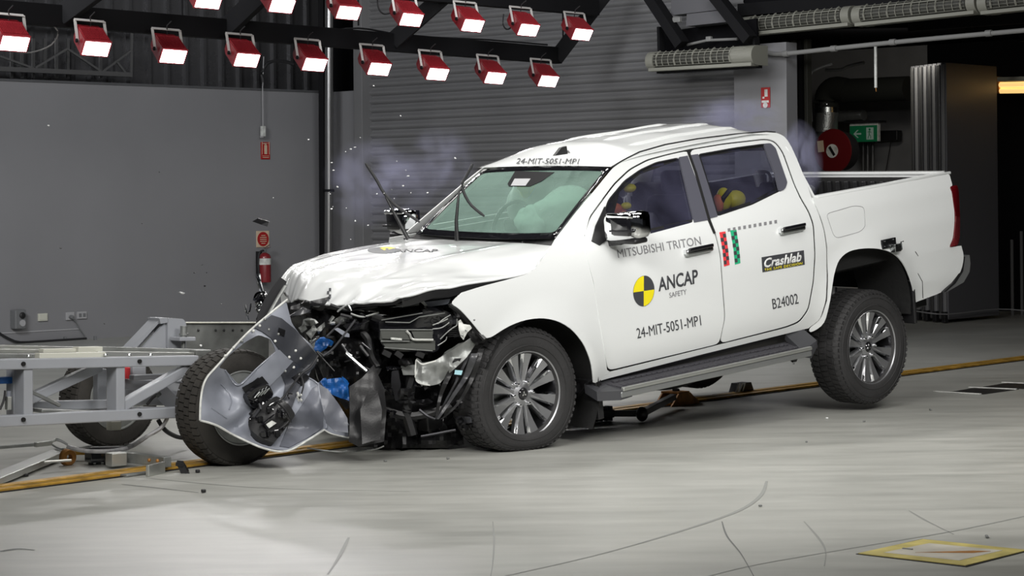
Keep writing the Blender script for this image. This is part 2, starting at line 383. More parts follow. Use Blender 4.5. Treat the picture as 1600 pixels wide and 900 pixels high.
# ---------------------------------------------------------------- lamp rig
A1, B1 = Vector((-3.1, 16.3, 2.6)), Vector((.36, 21.3, 2.6)); D12 = Vector((.32, -.30, .43))
def depth_on(Aa, Bb, px):
    k = (px - 800) / FPX; d = Bb - Aa; t = (k * Aa.y - Aa.x) / (d.x - k * d.y); return Aa.y + d.y * t
av = Vector((.828, .56, -.04)).normalized(); cv = Vector((-.44, .69, .57)); cv = (cv - av * cv.dot(av)).normalized(); bv = cv.cross(av).normalized()
if bv.z > 0: bv = -bv
LM3 = Matrix((av, bv, cv)).transposed()         # x across, y down the face, z backwards
if LM3.determinant() < 0: LM3 = Matrix((-av, bv, cv)).transposed()
def make_lamp():
    t = empty('flood_light', '', 'flood light')
    b = MB(); W_, H_ = .106, .064
    secs = [(0, 1, 1), (.04, 1, 1), (.19, .93, .95), (.245, .80, .82)]
    rings = [[b.b.verts.new((sx * W_ * a, sy * H_ * c, z)) for sx, sy in ((-1, -1), (1, -1), (1, 1), (-1, 1))] for z, a, c in secs]
    for p, q in zip(rings, rings[1:]):
        for k in range(4): b.b.faces.new((p[k], p[(k + 1) % 4], q[(k + 1) % 4], q[k]))
    b.b.faces.new(rings[0]); b.b.faces.new(rings[-1][::-1])
    b.out('housing', 'red_paint', t)
    b = MB()
    for k in range(15):
        x = -.094 + .0134 * k
        b.box((x, -.064, .105), .004, .014, .17); b.box((x, .062, .105), .004, .012, .16)
    b.out('cooling_fins', 'red_paint', t)
    MB().box((0, 0, -.006), .222, .138, .012, .003).out('bezel', 'red_paint', t)
    MB().box((0, 0, -.014), .198, .112, .006, .001).out('lamp_face', 'lamp_face', t)
    b = MB()
    for s in (-1, 1): b.bar((s * .118, .0, .09), (s * .118, -.100, .235), .004, .022, (1, 0, 0))
    b.bar((-.12, -.100, .235), (.12, -.100, .235), .004, .030, (0, 0, 1))
    b.out('yoke', 'lamp_yoke', t)
    for s in (-1, 1): MB().lathe([(.0, 0), (.016, 0), (.016, .012), (.006, .016)], 10, Matrix.Translation((s * .118, 0, .09)) @ Matrix.Rotation(s * math.pi / 2, 4, 'Y')).out('knob', 'rig_steel', t)
    MB().tube([(.0, .0, .2), (.02, -.06, .235), (-.01, -.14, .22), (.0, -.2, .19)], .005, 6).out('lead', 'cable', t)
    return t
lamp0 = make_lamp()
def lamp_light(o):
    l = bpy.data.lights.new('flood_light_beam', 'AREA'); l.shape = 'RECTANGLE'; l.size = .19; l.size_y = .10; l.energy = 2.2; l.spread = R(120); l.color = (1, .98, .97)
    lo = bpy.data.objects.new('flood_light_beam', l); C.objects.link(lo); lo.parent = o
    lo.matrix_local = Matrix.Translation((0, 0, -.02))
row1 = [(22, 67), (150, 75), (270, 87), (385, 93), (491, 100), (592, 107), (683, 115), (773, 121), (856, 126)]
row2 = [(325, 1), (440, 8), (544, 19), (642, 30), (738, 39), (825, 46), (909, 53)]
rank = ['first', 'second', 'third', 'fourth', 'fifth', 'sixth', 'seventh', 'eighth', 'ninth']
lamps = [(p, A1, B1, 'lower') for p in row1] + [(p, A1 + D12, B1 + D12, 'upper') for p in row2]
for i, (p, a, b_, rw) in enumerate(lamps):
    P = dp(p[0], p[1], depth_on(a, b_, p[0])); o = lamp0 if i == 0 else copyobj(lamp0)
    o.matrix_world = Matrix.Translation(P) @ LM3.to_4x4()
    k = i if i < 9 else i - 9
    last = (i == 8 or i == 15)
    o['label'] = 'red lit flood light, %s in the %s row of the overhead rig' % ('last on the right' if last else rank[k] + ' from the left', rw)
    o['group'] = 'lit flood lights on the overhead rig'
    lamp_light(o)
rig = empty('lighting_rig', 'black steel ladder frame hung overhead that carries the red flood lights', 'lighting rig', Matrix.Identity(4))
off1 = Vector((-.17, .32, 0))
def rp(px, py, a, b_): return dp(px, py, depth_on(a + off1, b_ + off1, px))
a1, b1, a2, b2 = A1, B1, A1 + D12, B1 + D12
P, Q = rp(505, 58, a1, b1), rp(872, 87, a1, b1); P0 = P + (P - Q) * 1.35
MB().bar(P0, Q, .10, .165, bev=.004).out('beam', 'rig_steel', rig)
P2, Q2 = rp(745, -8, a2, b2), rp(930, 9, a2, b2); P20 = P2 + (P2 - Q2) * 3.9
MB().bar(P20, Q2, .10, .20, bev=.004).out('beam', 'rig_steel', rig)
for (ax_, ay_), (bx_, by_) in (((955, -22), (868, 92)), ((700, -12), (612, 66)), ((432, -30), (352, 46)), ((190, -45), (95, 26))):
    MB().bar(rp(ax_, ay_, a2, b2), rp(bx_, by_, a1, b1), .10, .15, (0, 0, 1), .004).out('cross_member', 'rig_steel', rig)
for px_ in (285, 560, 880):
    T0 = rp(px_, 40 if px_ < 600 else 80, a1, b1); MB().tube([T0, T0 + Vector((0, 0, 3.5))], .008, 6).out('hanger_rod', 'rig_steel', rig)
def hang(name, pts, r, m, lab, cat, grp=None, n=16):
    o = MB().tube(spline(pts, n), r, 6).out(name, m, None, True); tag(o, lab, cat, grp); return o
hang('cable', [rp(500, 52, a1, b1), rp(560, 44, a1, b1), rp(640, 56, a1, b1), rp(760, 62, a1, b1), rp(855, 70, a1, b1)], .009, 'cable', 'black cable lying along the lower beam of the lamp rig', 'cable')
hang('cable', [rp(66, 28, a1, b1), rp(90, 48, a1, b1), rp(80, 70, a1, b1), rp(48, 82, a1, b1), rp(20, 80, a1, b1)], .006, 'pipe_grey', 'thin pale cable looping below the far left of the lamp rig', 'cable')
hang('cable', [rp(590, 0, a2, b2), rp(592, 14, a2, b2), rp(600, 22, a2, b2), rp(612, 20, a2, b2)], .007, 'cable', 'short black cable loop beside the fourth lamp of the upper row', 'cable')
hang('cable', [rp(787, 22, a2, b2), rp(786, 38, a2, b2), rp(792, 46, a2, b2), rp(800, 42, a2, b2)], .007, 'cable', 'short black cable loop beside the sixth lamp of the upper row', 'cable')
hang('cable', [rp(138, 22, a1, b1), rp(150, 18, a1, b1), rp(200, 23, a1, b1), rp(235, 30, a1, b1)], .016, 'truss_steel', 'pale conduit strapped along the rig at upper left', 'conduit')
# grey lattice truss in front of the cladding
tr_ = empty('roof_truss', 'grey lattice truss in front of the dark cladding above the left wall', 'truss', WL.m.copy())
def wl(px, py, y=.45): return WL.on(px, py, 1, y)
MB().bar(wl(-60, 105), wl(205, 117), .06, .05).out('bottom_chord', 'truss_steel', tr_)
MB().bar(wl(-60, 28), wl(210, 47), .06, .05).out('top_chord', 'truss_steel', tr_)
for a, b_ in (((0, 88), (50, 106)), ((105, 76), (55, 106)), ((105, 76), (158, 112)), ((206, 78), (160, 112)), ((206, 48), (205, 118)), ((182, 96), (196, 114))):
    MB().bar(wl(*a), wl(*b_), .022, .022).out('web_strut', 'truss_steel', tr_)
for k, px_ in enumerate((18, 34, 52, 70, 88, 106, 157)):
    o = MB().bar(wl(px_, 122, .62), wl(px_, 60, .62), .02, .035).out('cladding_strip', 'pole_metal'); o.matrix_world = WL.m.copy()
    tag(o, 'narrow bright vertical strip on the dark cladding behind the lattice truss', 'metal strip', 'bright strips on the upper cladding')
# ---------------------------------------------------------------- things on the left wall
def on_wall(name, fr, a, b_, dpt, m, label, cat, bev=.004, grp=None, y=0.0, asempty=False):
    P, Q = fr.on(a[0], a[1], 1, y), fr.on(b_[0], b_[1], 1, y); c = (P + Q) / 2
    o = empty(name, label, cat, fr.m @ Matrix.Translation((c.x, y, c.z)), grp)
    return o, abs(Q.x - P.x), abs(Q.z - P.z)
E_, w_, h_ = on_wall('wall_socket', WL, (15.5, 484), (33, 513), .09, None, 'tall grey industrial socket box, leftmost on the wall above the trolley', 'socket')
MB().box((0, -.05, 0), w_, .10, h_, .012).out('housing', 'socket_grey', E_)
MB().lathe([(0, 0), (.033, 0), (.033, .012), (.02, .02), (0, .02)], 20, Matrix.Translation((w_ * .12, -.1, h_ * .2)) @ Matrix.Rotation(math.pi / 2, 4, 'X')).out('rotary_switch', 'black', E_, True)
MB().lathe([(.022, 0), (.034, 0), (.034, .012), (.022, .012)], 20, Matrix.Translation((w_ * .12, -.1, -h_ * .2)) @ Matrix.Rotation(math.pi / 2, 4, 'X')).out('outlet', 'plate_grey', E_, True)
E_, w_, h_ = on_wall('blank_plate', WL, (58.5, 490), (73, 501), .02, None, 'small yellowish blank plate on the wall right of the grey socket box', 'wall plate')
MB().box((0, -.01, 0), w_, .02, h_, .003).out('cover', 'cream', E_); MB().box((0, -.022, 0), w_ * .8, .006, h_ * .7, .002).out('insert', 'cream', E_)
E_, w_, h_ = on_wall('wall_socket', WL, (102, 488), (115, 499.5), .02, None, 'pale wall socket with a round plug and lead in it', 'socket')
MB().box((0, -.01, 0), w_, .02, h_, .003).out('cover', 'plate_grey', E_)
MB().lathe([(0, 0), (.022, 0), (.02, .04), (0, .045)], 14, Matrix.Translation((0, -.02, -.01)) @ Matrix.Rotation(math.pi / 2, 4, 'X')).out('plug', 'socket_grey', E_, True)
E_, w_, h_ = on_wall('wall_socket', WL, (119.5, 487), (134, 497.5), .02, None, 'flat pale double socket, right of the socket with the plug', 'socket')
MB().box((0, -.01, 0), w_, .02, h_, .003).out('cover', 'plate_grey', E_)
for s in (-1, 1): MB().box((s * w_ * .22, -.022, 0), w_ * .28, .005, h_ * .5, .001).out('outlet', 'socket_grey', E_)
def wallcable(name, pts, r, m, lab, cat='cable'):
    P = [WL.m @ WL.on(px, py, 1, -.03) for px, py in pts]; P = [Vector((p.x, p.y, max(p.z, r))) for p in P]; return hang(name, P, r, m, lab, cat)
wallcable('lead', [(108, 495), (118, 502), (124, 513), (131, 523), (133, 530)], .006, 'socket_grey', 'thin grey lead hanging from the wall plug to the floor', 'lead')
c_ = [fl(-20, 521 + 16), fl(5, 525 + 9), fl(24, 535), fl(60, 535.5), fl(85, 533.5), fl(110, 532.5), fl(135, 531)]
wallcable('floor_cable', [(-30, 500), (0, 521), (14, 529), (30, 534.5), (60, 536), (85, 534.5), (110, 532.5), (135, 530)], .012, 'cable', 'black cable drooping along the foot of the left wall')
for k, (px_, py_) in enumerate(((103, 529), (150, 528))):
    p = fl(px_, py_ + 3); o = MB().box(p + Vector((0, -.04, .02)), .03, .03, .045, .005, .7).out('floor_clip', 'socket_grey')
    tag(o, 'small grey fixing on the floor at the foot of the left wall', 'fixing', 'fixings at the foot of the wall')
# hanging device and fire sign
P = WL.on(411, 205, 1, -.06)
E_ = empty('hanging_switch', 'small pale device hanging on a thin cord above the red fire sign', 'switch', WL.m @ Matrix.Translation(P))
MB().box((0, 0, 0), .055, .04, .12, .008).out('body', 'grime_white', E_)
MB().box((-.02, 0, -.065), .03, .03, .02, .003).out('clip', 'plate_grey', E_)
MB().tube([(0, 0, .06), (0, 0, .5), (.02, 0, .85)], .006, 6).out('cord', 'plate_grey', E_)
wallc = [WL.m @ WL.on(a, b_, 1, -.05) for a, b_ in ((411, 132), (410, 112), (420, 98), (440, 95), (458, 100))]
hang('conduit', wallc, .02, 'cable', 'dark flexible conduit bending over the top edge of the left wall', 'conduit')
def fire_sign(fr, a, b_, lab, pict, y=0.0, text=False):
    E_, w_, h_ = on_wall('fire_sign', fr, a, b_, .01, None, lab, 'sign', y=y)
    MB().box((0, -.006, 0), w_, .012, h_, .002).out('plate', 'red_sign', E_)
    b = MB()
    if pict:
        b.box((0, -.014, h_ * .06), w_ * .30, .004, h_ * .52); b.box((0, -.014, h_ * .37), w_ * .16, .004, h_ * .07); b.box((-w_ * .12, -.014, h_ * .40), w_ * .3, .004, h_ * .03)
        for s in (-1, 1): b.box((s * w_ * .40, -.014, .03), w_ * .035, .004, h_ * .74)
        b.box((0, -.014, h_ * .43), w_ * .8, .004, h_ * .02); b.box((0, -.014, -h_ * .30), w_ * .8, .004, h_ * .02); b.box((0, -.014, -h_ * .39), w_ * .7, .004, h_ * .035)
    else:
        b.box((w_ * .1, -.014, h_ * .22), w_ * .34, .004, h_ * .36); b.box((-w_ * .2, -.014, h_ * .0), w_ * .2, .004, h_ * .09)
        b.box((0, -.014, -h_ * .2), w_ * .8, .004, h_ * .11); b.lathe([(0, 0), (w_ * .26, 0), (w_ * .26, .004), (0, .004)], 16, Matrix.Translation((0, -.012, -h_ * .38)) @ Matrix.Rotation(math.pi / 2, 4, 'X'))
    b.out('pictogram', 'sign_plate' if pict else 'grime_white', E_)
    return E_
fire_sign(WL, (407, 222), (421, 249), 'red fire extinguisher sign with pale pictogram, on the left wall', True)
fire_sign(WB, (1190, 137), (1204, 168), 'red fire hose sign on the pale column right of the shutter', False, y=-.08)
# disc notice and extinguisher
E_, w_, h_ = on_wall('notice_disc', WL, (400, 361), (420, 386), .01, None, 'cream notice with a red disc, above the fire extinguisher', 'sign')
MB().box((0, -.005, 0), w_, .01, h_, .002).out('plate', 'sign_plate', E_)
MB().lathe([(0, 0), (h_ * .44, 0), (h_ * .44, .004), (0, .004)], 28, Matrix.Translation((0, -.01, 0)) @ Matrix.Rotation(math.pi / 2, 4, 'X')).out('red_disc', 'red_sign', E_)
b = MB()
for k, q in enumerate((.22, .1, -.02, -.14, -.26)): b.box((0, -.017, h_ * q), h_ * (.5 if k % 4 else .3), .003, h_ * .045)
b.out('text_lines', 'sign_plate', E_)
P = WL.on(414, 441, 1, -.13); Pt = WL.on(414, 386, 1, -.13)
E_ = empty('fire_extinguisher', 'red fire extinguisher with a white band hanging on the left wall', 'fire extinguisher', WL.m @ Matrix.Translation((P.x, -.13, P.z)))
hh = Pt.z - P.z
MB().lathe([(0, 0), (.066, 0), (.07, .01), (.07, hh * .72), (.06, hh * .78), (.03, hh * .83), (.022, hh * .84), (0, hh * .84)], 24, Matrix.Identity(4)).out('cylinder', 'red_paint', E_, True)
MB().lathe([(.0705, hh * .50), (.0712, hh * .50), (.0712, hh * .68), (.0705, hh * .68)], 24, Matrix.Identity(4)).out('label_band', 'grime_white', E_, True)
MB().box((0, 0, hh * .90), .03, .03, .05, .004).out('valve', 'dull_chrome', E_)
MB().bar((.0, 0, hh * .93), (.08, 0, hh * .99), .02, .008).bar((.0, 0, hh * .97), (.075, 0, hh * 1.06), .02, .008).out('lever', 'dull_chrome', E_)
MB().tube(spline([(-.01, 0, hh * .9), (-.08, -.01, hh * .86), (-.095, 0, hh * .6), (-.085, 0, hh * .25)], 12), .010, 8).out('hose', 'cable', E_, True)
MB().box((0, .10, hh * .5), .05, .055, .3).out('wall_bracket', 'black', E_)
# ---------------------------------------------------------------- curtain heaters over the opening
def heater(a, b_, hgt, y, lab, capr=False):
    P, Q = WB.on(a[0], a[1], 1, y), WB.on(b_[0], b_[1], 1, y)
    E_ = empty('air_curtain', lab, 'air curtain', WB.m @ Matrix.Translation(P), 'air curtains over the doorway')
    d = Q - P; L_ = d.length; ang = math.atan2(d.z, d.x); Rm = Matrix.Rotation(-ang, 4, 'Y'); r = hgt / 2
    X = lambda v: Rm @ Vector(v)
    arc = [(math.cos(t), math.sin(t)) for t in [math.pi / 2 + math.pi * k / 10 for k in range(11)]]
    def half(x0, x1, rr, back=.16):
        b = MB(); poly = [X((x0, rr * c * 1.1, rr * s)) for c, s in arc] + [X((x0, back, -rr)), X((x0, back, rr))]
        b.prism(poly, X((x1 - x0, 0, 0))); return b
    half(.10, L_ - .10, r * .93).out('casing', 'heater_dark', E_, True, 50)
    half(0, .09, r).out('end_cap', 'heater_white', E_, True, 50); half(L_ - (.26 if capr else .09), L_, r).out('end_cap', 'heater_white', E_, True, 50)
    b = MB()
    for k in range(13):
        x = .14 + (L_ - .4 if capr else L_ - .28) * k / 12
        b.tube([X((x, r * c * 1.12, r * s)) for c, s in arc[1:8]], .005 if k % 3 else .010, 5)
    for k in range(2, 8, 1):
        c, s = arc[k]; b.bar(X((.1, r * c * 1.1, r * s)), X((L_ - .1, r * c * 1.1, r * s)), .003, .003)
    b.out('grille', 'heater_white', E_)
    c, s = arc[3]; MB().bar(X((.05, r * c * 1.13, r * s)), X((L_ - .1, r * c * 1.13, r * s)), .008, .008).out('front_rail', 'heater_white', E_)
    MB().box(X((L_ / 2, -.02, -r * .92)), L_ - .04, r * 1.3, .035, .006, Matrix.Rotation(-ang, 3, 'Y')).out('lower_rail', 'heater_white', E_)
    return E_
heater((1166, 41), (1334, 24), .185, -.14, 'long grey air curtain over the doorway, just right of the shutter corner')
heater((1339, 25), (1531, 4), .19, -.14, 'long grey air curtain over the doorway, middle of the row')
heater((1535, 6), (1740, -16), .19, -.14, 'long grey air curtain over the doorway, cut off at the top right')
heater((1018, 96), (1184, 86), .19, -.55, 'short grey air curtain on a black frame in front of the shutter', True)
fr_ = empty('heater_frame', 'black steel frame holding the short air curtain in front of the shutter', 'frame', WB.m.copy())
def wbp(px, py, y=-.5): return WB.on(px, py, 1, y)
MB().bar(wbp(1031, 112), wbp(1186, 103), .10, .04).out('bottom_rail', 'rig_steel', fr_)
MB().bar(wbp(1184, 104), wbp(1181, 58), .08, .025).out('side_rail', 'rig_steel', fr_)
MB().bar(wbp(1033, 80), wbp(1032, 42), .08, .03).out('side_rail', 'rig_steel', fr_)
MB().bar(wbp(1030, 70, -.3), wbp(1184, 48, -.3), .03, .24).out('back_plate', 'void', fr_)
for a, b_ in (((1012, -12), (1066, 70)), ((1112, -14), (1172, 62))):
    o = MB().bar(wbp(*a, -.62), wbp(*b_, -.58), .10, .13, (0, 1, 0)).out('hanging_beam', 'rig_steel'); o.matrix_world = WB.m.copy()
    tag(o, 'black slanting steel beam above the short air curtain, %s of the two' % ('left' if a[0] < 1100 else 'right'), 'beam')
E_ = empty('junction_casing', 'pale grey sheet metal casing between the two slanting beams at the top', 'casing', WB.m.copy())
MB().prism([wbp(1049, -10, -.5), wbp(1110, -16, -.5), wbp(1126, 15, -.5), wbp(1048, 24, -.5)], (0, .2, 0)).out('upper_panel', 'panel_grey', E_)
MB().prism([wbp(1073, 22, -.52), wbp(1127, 16, -.52), wbp(1136, 34, -.52), wbp(1072, 41, -.52)], (0, .2, 0)).out('lower_panel', 'panel_grey', E_)
MB().box(wbp(1058, 31, -.56), .09, .04, .05, .004).out('bracket', 'pipe_grey', E_)
o = empty('conduit', 'grey conduit with a cable clamp above the short air curtain', 'conduit', WB.m.copy())
MB().tube([wbp(1074, 70, -.45), wbp(1105, 63, -.45), wbp(1152, 61, -.45)], .014, 8).out('pipe', 'pipe_grey', o); MB().box(wbp(1108, 61, -.45), .06, .04, .05, .006).out('clamp', 'pipe_grey', o)
o = empty('sprinkler_pipe', 'pale horizontal pipe running across the top of the dark doorway', 'pipe', WB.m.copy())
MB().tube(spline([wbp(1186, 76, -.12), wbp(1200, 82, -.13), wbp(1225, 84, -.14), wbp(1320, 74, -.14), wbp(1440, 62, -.14), wbp(1640, 44, -.14)], 24), .022, 10).out('pipe', 'pipe_grey', o, True)
for px_, py_ in ((1228, 84), (1303, 76), (1395, 66), (1545, 52)): 
    MB().lathe([(.03, -.03), (.03, .03)], 12, Matrix.Translation(wbp(px_, py_, -.14)) @ Matrix.Rotation(math.pi / 2, 4, 'Y')).out('coupling', 'pipe_grey', o, True)
o = empty('drop_rod', 'white rod hanging straight down in the doorway', 'rod', WB.m.copy())
MB().tube([wbp(1368, 72, .1), wbp(1368.5, 137, .1)], .014, 10).out('rod', 'grime_white', o, True); MB().tube([wbp(1368.5, 137, .1), wbp(1369, 143, .1)], .004, 6).out('tip', 'bracket_orange', o)
struct(wbox('trim_8', WB, xc1 - .6, 16, -.05, .1, 3.22, 3.34, 'rig_steel'))
for k in range(5):
    struct(wbox('trim_%d' % (10 + k), WB, xc1 + .3, 16, .5 + k * 1.1, .58 + k * 1.1, 3.1, 3.3, 'rig_steel'))
# ---------------------------------------------------------------- inside the dark doorway
YB = 5.9
def ib(px, py, y=YB): return WB.on(px, py, 1, y)
P, Q = ib(1328, 197), ib(1371, 221)
E_ = empty('exit_sign', 'green illuminated running man exit sign with an arrow to the left', 'exit sign', WB.m @ Matrix.Translation((P + Q) / 2))
w_, h_ = Q.x - P.x, P.z - Q.z
MB().box((0, .03, h_ * .08), w_ * 1.04, .06, h_ * 1.14, .006).out('housing', 'grime_white', E_)
MB().box((0, .03, h_ * .72), w_ * 1.3, .16, h_ * .12).out('mounting_arm', 'black', E_)
MB().box((0, -.003, 0), w_, .006, h_, .002).out('green_panel', 'exit_green', E_)
b = MB(); q = h_
b.prism([(-.36 * w_, -.006, 0), (-.22 * w_, -.006, .24 * q), (-.17 * w_, -.006, .24 * q), (-.28 * w_, -.006, .05 * q), (-.08 * w_, -.006, .05 * q), (-.08 * w_, -.006, -.05 * q), (-.28 * w_, -.006, -.05 * q), (-.17 * w_, -.006, -.24 * q), (-.22 * w_, -.006, -.24 * q)], (0, -.003, 0)).out('arrow', 'exit_white', E_)
MB().box((.24 * w_, -.006, .0), w_ * .26, .004, h_ * .74).out('doorway_symbol', 'exit_white', E_)
b = MB(); cx_ = .235 * w_
b.lathe([(0, 0), (q * .07, 0), (q * .07, .004), (0, .004)], 12, Matrix.Translation((cx_, -.008, .25 * q)) @ Matrix.Rotation(math.pi / 2, 4, 'X'))
for a, c, wd in (((0, .17), (-.02, -.05), .1), ((0, .15), (-.14, .08), .05), ((0, .15), (.12, .05), .05), ((-.02, -.05), (-.12, -.3), .06), ((-.02, -.05), (.08, -.15), .06), ((.08, -.15), (.08, -.3), .05)):
    b.bar((cx_ + a[0] * q, -.010, a[1] * q), (cx_ + c[0] * q, -.010, c[1] * q), .004, wd * q, (0, 1, 0))
b.out('running_figure', 'exit_green', E_)
P = ib(1303, 236, 5.1)
E_ = empty('hose_reel', 'red fire hose reel with a white hub, on the wall of the dark doorway', 'hose reel', WB.m @ Matrix.Translation(P) @ Matrix.Rotation(math.pi / 2, 4, 'X'))
MB().lathe([(0, 0), (.24, 0), (.27, .01), (.275, .02), (.27, .03), (.06, .035), (0, .035)], 36, Matrix.Identity(4)).out('side_disc', 'reel_red', E_, True)
MB().lathe([(.10, -.2), (.24, -.2), (.24, 0), (.10, 0)], 30, Matrix.Identity(4)).out('hose_coil', 'cable', E_, True)
MB().lathe([(0, .035), (.085, .035), (.085, .042), (0, .042)], 24, Matrix.Identity(4)).out('hub', 'grime_white', E_)
MB().box((.0, 0, .045), .035, .13, .006, .002, .6).out('hub_mark', 'black', E_)
MB().box((-.17, .06, .040), .09, .14, .006, .002, .1).out('instruction_label', 'sign_plate', E_)
MB().box((0, 0, -.25), .2, .2, .1).out('wall_bracket', 'black', E_)
E_ = empty('ventilation_duct', 'silver ventilation duct rising and bending right in the dark doorway', 'duct', WB.m.copy())
MB().tube([ib(1291, 216, 5.5), ib(1291, 206, 5.5), ib(1292, 166, 5.5)], .145, 20).out('riser', 'duct', E_, True)
MB().tube(spline([ib(1292, 168, 5.5), ib(1293, 150, 5.5), ib(1304, 139, 5.5), ib(1325, 142, 5.5)], 14), .155, 20).out('elbow', 'duct_dark', E_, True)
MB().tube([ib(1322, 142, 5.5), ib(1420, 138, 5.5)], .15, 20).out('horizontal_run', 'duct_dark', E_, True)
MB().lathe([(.149, 0), (.155, 0), (.155, .12), (.149, .12)], 20, Matrix.Translation(ib(1291.5, 176, 5.5))).out('joint_band', 'dull_chrome', E_, True)
E_ = empty('pipe_bundle', 'foil wrapped pipe branch left of the exit sign', 'pipe', WB.m.copy())
MB().tube([ib(1308, 182, 5.9), ib(1350, 180, 5.9)], .07, 14).out('foil_pipe', 'duct', E_, True)
for px_ in (1349, 1356, 1364): MB().tube([ib(px_, 222, 6.3), ib(px_, 300, 6.3)], .02, 8).out('pipe', 'pole_metal', E_)
o = MB().box(ib(1388, 212, 6.45), .34, .12, .13, .01).out('black_box', 'black'); o.matrix_world = WB.m.copy(); tag(o, 'small black wall unit right of the green exit sign', 'wall unit')
o = MB().tube([ib(1393, 218, 6.4), ib(1389, 240, 6.5), ib(1384, 268, 6.5)], .006, 6).out('lead', 'cable'); o.matrix_world = WB.m.copy(); tag(o, 'black lead hanging from the small wall unit', 'lead')
o = MB().tube(spline([ib(1268, 190, .8), ib(1266, 122, .8), ib(1276, 108, .8), ib(1300, 100, .8)], 10), .012, 8).out('conduit', 'pipe_grey'); o.matrix_world = WB.m.copy(); tag(o, 'thin grey conduit bending down at the left side of the doorway', 'conduit')
o = MB().tube(spline([ib(1290, 110, 3), ib(1315, 109, 3), ib(1325, 104, 3), ib(1350, 98, 3)], 10), .02, 8).out('conduit', 'pipe_grey'); o.matrix_world = WB.m.copy(); tag(o, 'faint grey conduit under the ceiling behind the doorway', 'conduit')
# folding partition: a stack of leaves seen edge on and the last broad leaf
def fold_leaf(base, dvec, L_, th, zt, name='leaf', parent=None, m='panel_grey'):
    d = Vector(dvec).normalized(); c = Vector(base) + d * (L_ / 2)
    return MB().bar((base[0], base[1], (zt + .04) / 2), (base[0] + d.x * L_, base[1] + d.y * L_, (zt + .04) / 2), th, zt - .04, bev=.004).out(name, m, parent)
leafd = Vector((.66, .75, 0)).normalized()
g = [(1484, 505, 1.06)] 
Pf = fl(1478, 505); Pb = fl(1430, 500.5)
part = empty('folding_partition', 'grey folding partition with its leaves stacked, standing in the doorway', 'partition', Matrix.Identity(4))
Qf = fl(1557, 497.5)
fold_leaf(Pf, Qf - Pf, (Qf - Pf).length, .07, 2.93, 'broad_leaf', part)
for k in range(1, 8):
    p = Pf.lerp(Pb, k / 7); q = leafd
    fold_leaf(p + Vector((-.0, .0, 0)), q, .96, .05, 2.93, 'leaf', part, 'panel_grey')
for k in range(0, 8, 2):
    p = Pf.lerp(Pb, k / 7) - leafd * .02
    MB().box((p.x, p.y, .07), .08, .05, .12, .004, .8).out('floor_bolt', 'black', part)
for k in range(0, 8):
    p = Pf.lerp(Pb, k / 7) - leafd * .012; MB().box((p.x, p.y, 1.48), .022, .035, 2.86, .003, .8).out('edge_strip', 'pole_metal' if k % 2 else 'col_grey', part)
# warm fluorescent lamp in the dark room at far right
P, Q = dp(1561, 133, 25.9), dp(1660, 131, 24.4)
E_ = empty('tube_light', 'warm yellow fluorescent tube glowing in the dark room at far right', 'light', Matrix.Identity(4))
MB().bar(P + Vector((0, .06, .07)), Q + Vector((0, .06, .07)), .12, .05).out('fitting', 'cream', E_)
MB().tube([P, Q], .035, 12).out('tube', 'tube_warm', E_, True); MB().tube([P + Vector((0, 0, -.07)), Q + Vector((0, 0, -.07))], .03, 12).out('tube', 'tube_warm', E_, True)
MB().box(P + Vector((0, 0, 0)), .06, .12, .2, .01, -.7).out('end_cap', 'bracket_orange', E_)
o = MB().tube(spline([dp(1430, 486, 24.2), dp(1480, 491, 24.1), dp(1560, 483, 25), dp(1625, 488, 25)], 12), .008, 6).out('barrier_rope', 'col_grey'); tag(o, 'thin pale rope stretched low across the dark room behind the truck', 'rope')
for k, (px_, py_) in enumerate(((1582, 470), (1597, 462))):
    o = MB().tube([Vector((fl(px_, 492).x, fl(px_, 492).y, 0)), Vector((fl(px_, 492).x, fl(px_, 492).y, .9 + .1 * k))], .02, 8).out('barrier_post', 'truss_steel'); tag(o, 'dark slim post standing far back in the dark room, %s of two' % ('left' if k == 0 else 'right'), 'post')
# ---------------------------------------------------------------- floor furniture
def floor_poly(name, pts, m, h=.004, z=0.0):
    return MB().prism([fl(*p) + Vector((0, 0, z)) for p in pts], (0, 0, h)).out(name, m)
Ra, Rb = fl(-20, 767.5), fl(1620, 558); d = (Rb - Ra).normalized(); n_ = Vector((-d.y, d.x, 0))
rl = empty('guide_rail', 'yellow steel guide rail let into the floor under the truck and trolley', 'rail', Matrix.Identity(4))
Ra = Ra - d * 3; Rb = Rb + d * 8
for s in (-1, 1):
    MB().bar(Ra + n_ * s * .05 + Vector((0, 0, .006)), Rb + n_ * s * .05 + Vector((0, 0, .006)), .07, .02, bev=.004).out('rail_flange', 'rail_yellow', rl)
MB().bar(Ra + Vector((0, 0, .001)), Rb + Vector((0, 0, .001)), .22, .006).out('slot', 'gap', rl)
ht = empty('floor_hatch', 'yellow bordered steel hatch in the floor at lower right', 'hatch', Matrix.Identity(4))
hp = [(1341, 866), (1442, 844), (1606, 861), (1509, 885)]
cx_ = sum(p[0] for p in hp) / 4; cy_ = sum(p[1] for p in hp) / 4
MB().prism([fl(cx_ + (p[0] - cx_) * 1.03, cy_ + (p[1] - cy_) * 1.07) for p in hp], (0, 0, .002)).out('surround_gap', 'gap', ht)
MB().prism([fl(*p) + Vector((0, 0, .002)) for p in hp], (0, 0, .003)).out('painted_border', 'hatch_yellow', ht)
MB().prism([fl(cx_ + (p[0] - cx_) * .70, cy_ + (p[1] - cy_) * .66) + Vector((0, 0, .005)) for p in hp], (0, 0, .001)).out('centre_plate', 'hatch', ht)
MB().prism([fl(*p) + Vector((0, 0, .006)) for p in ((1430, 865.6), (1520, 863), (1548, 863.6), (1520, 866.4))], (0, 0, .001)).out('handle_slot', 'bracket_orange', ht)
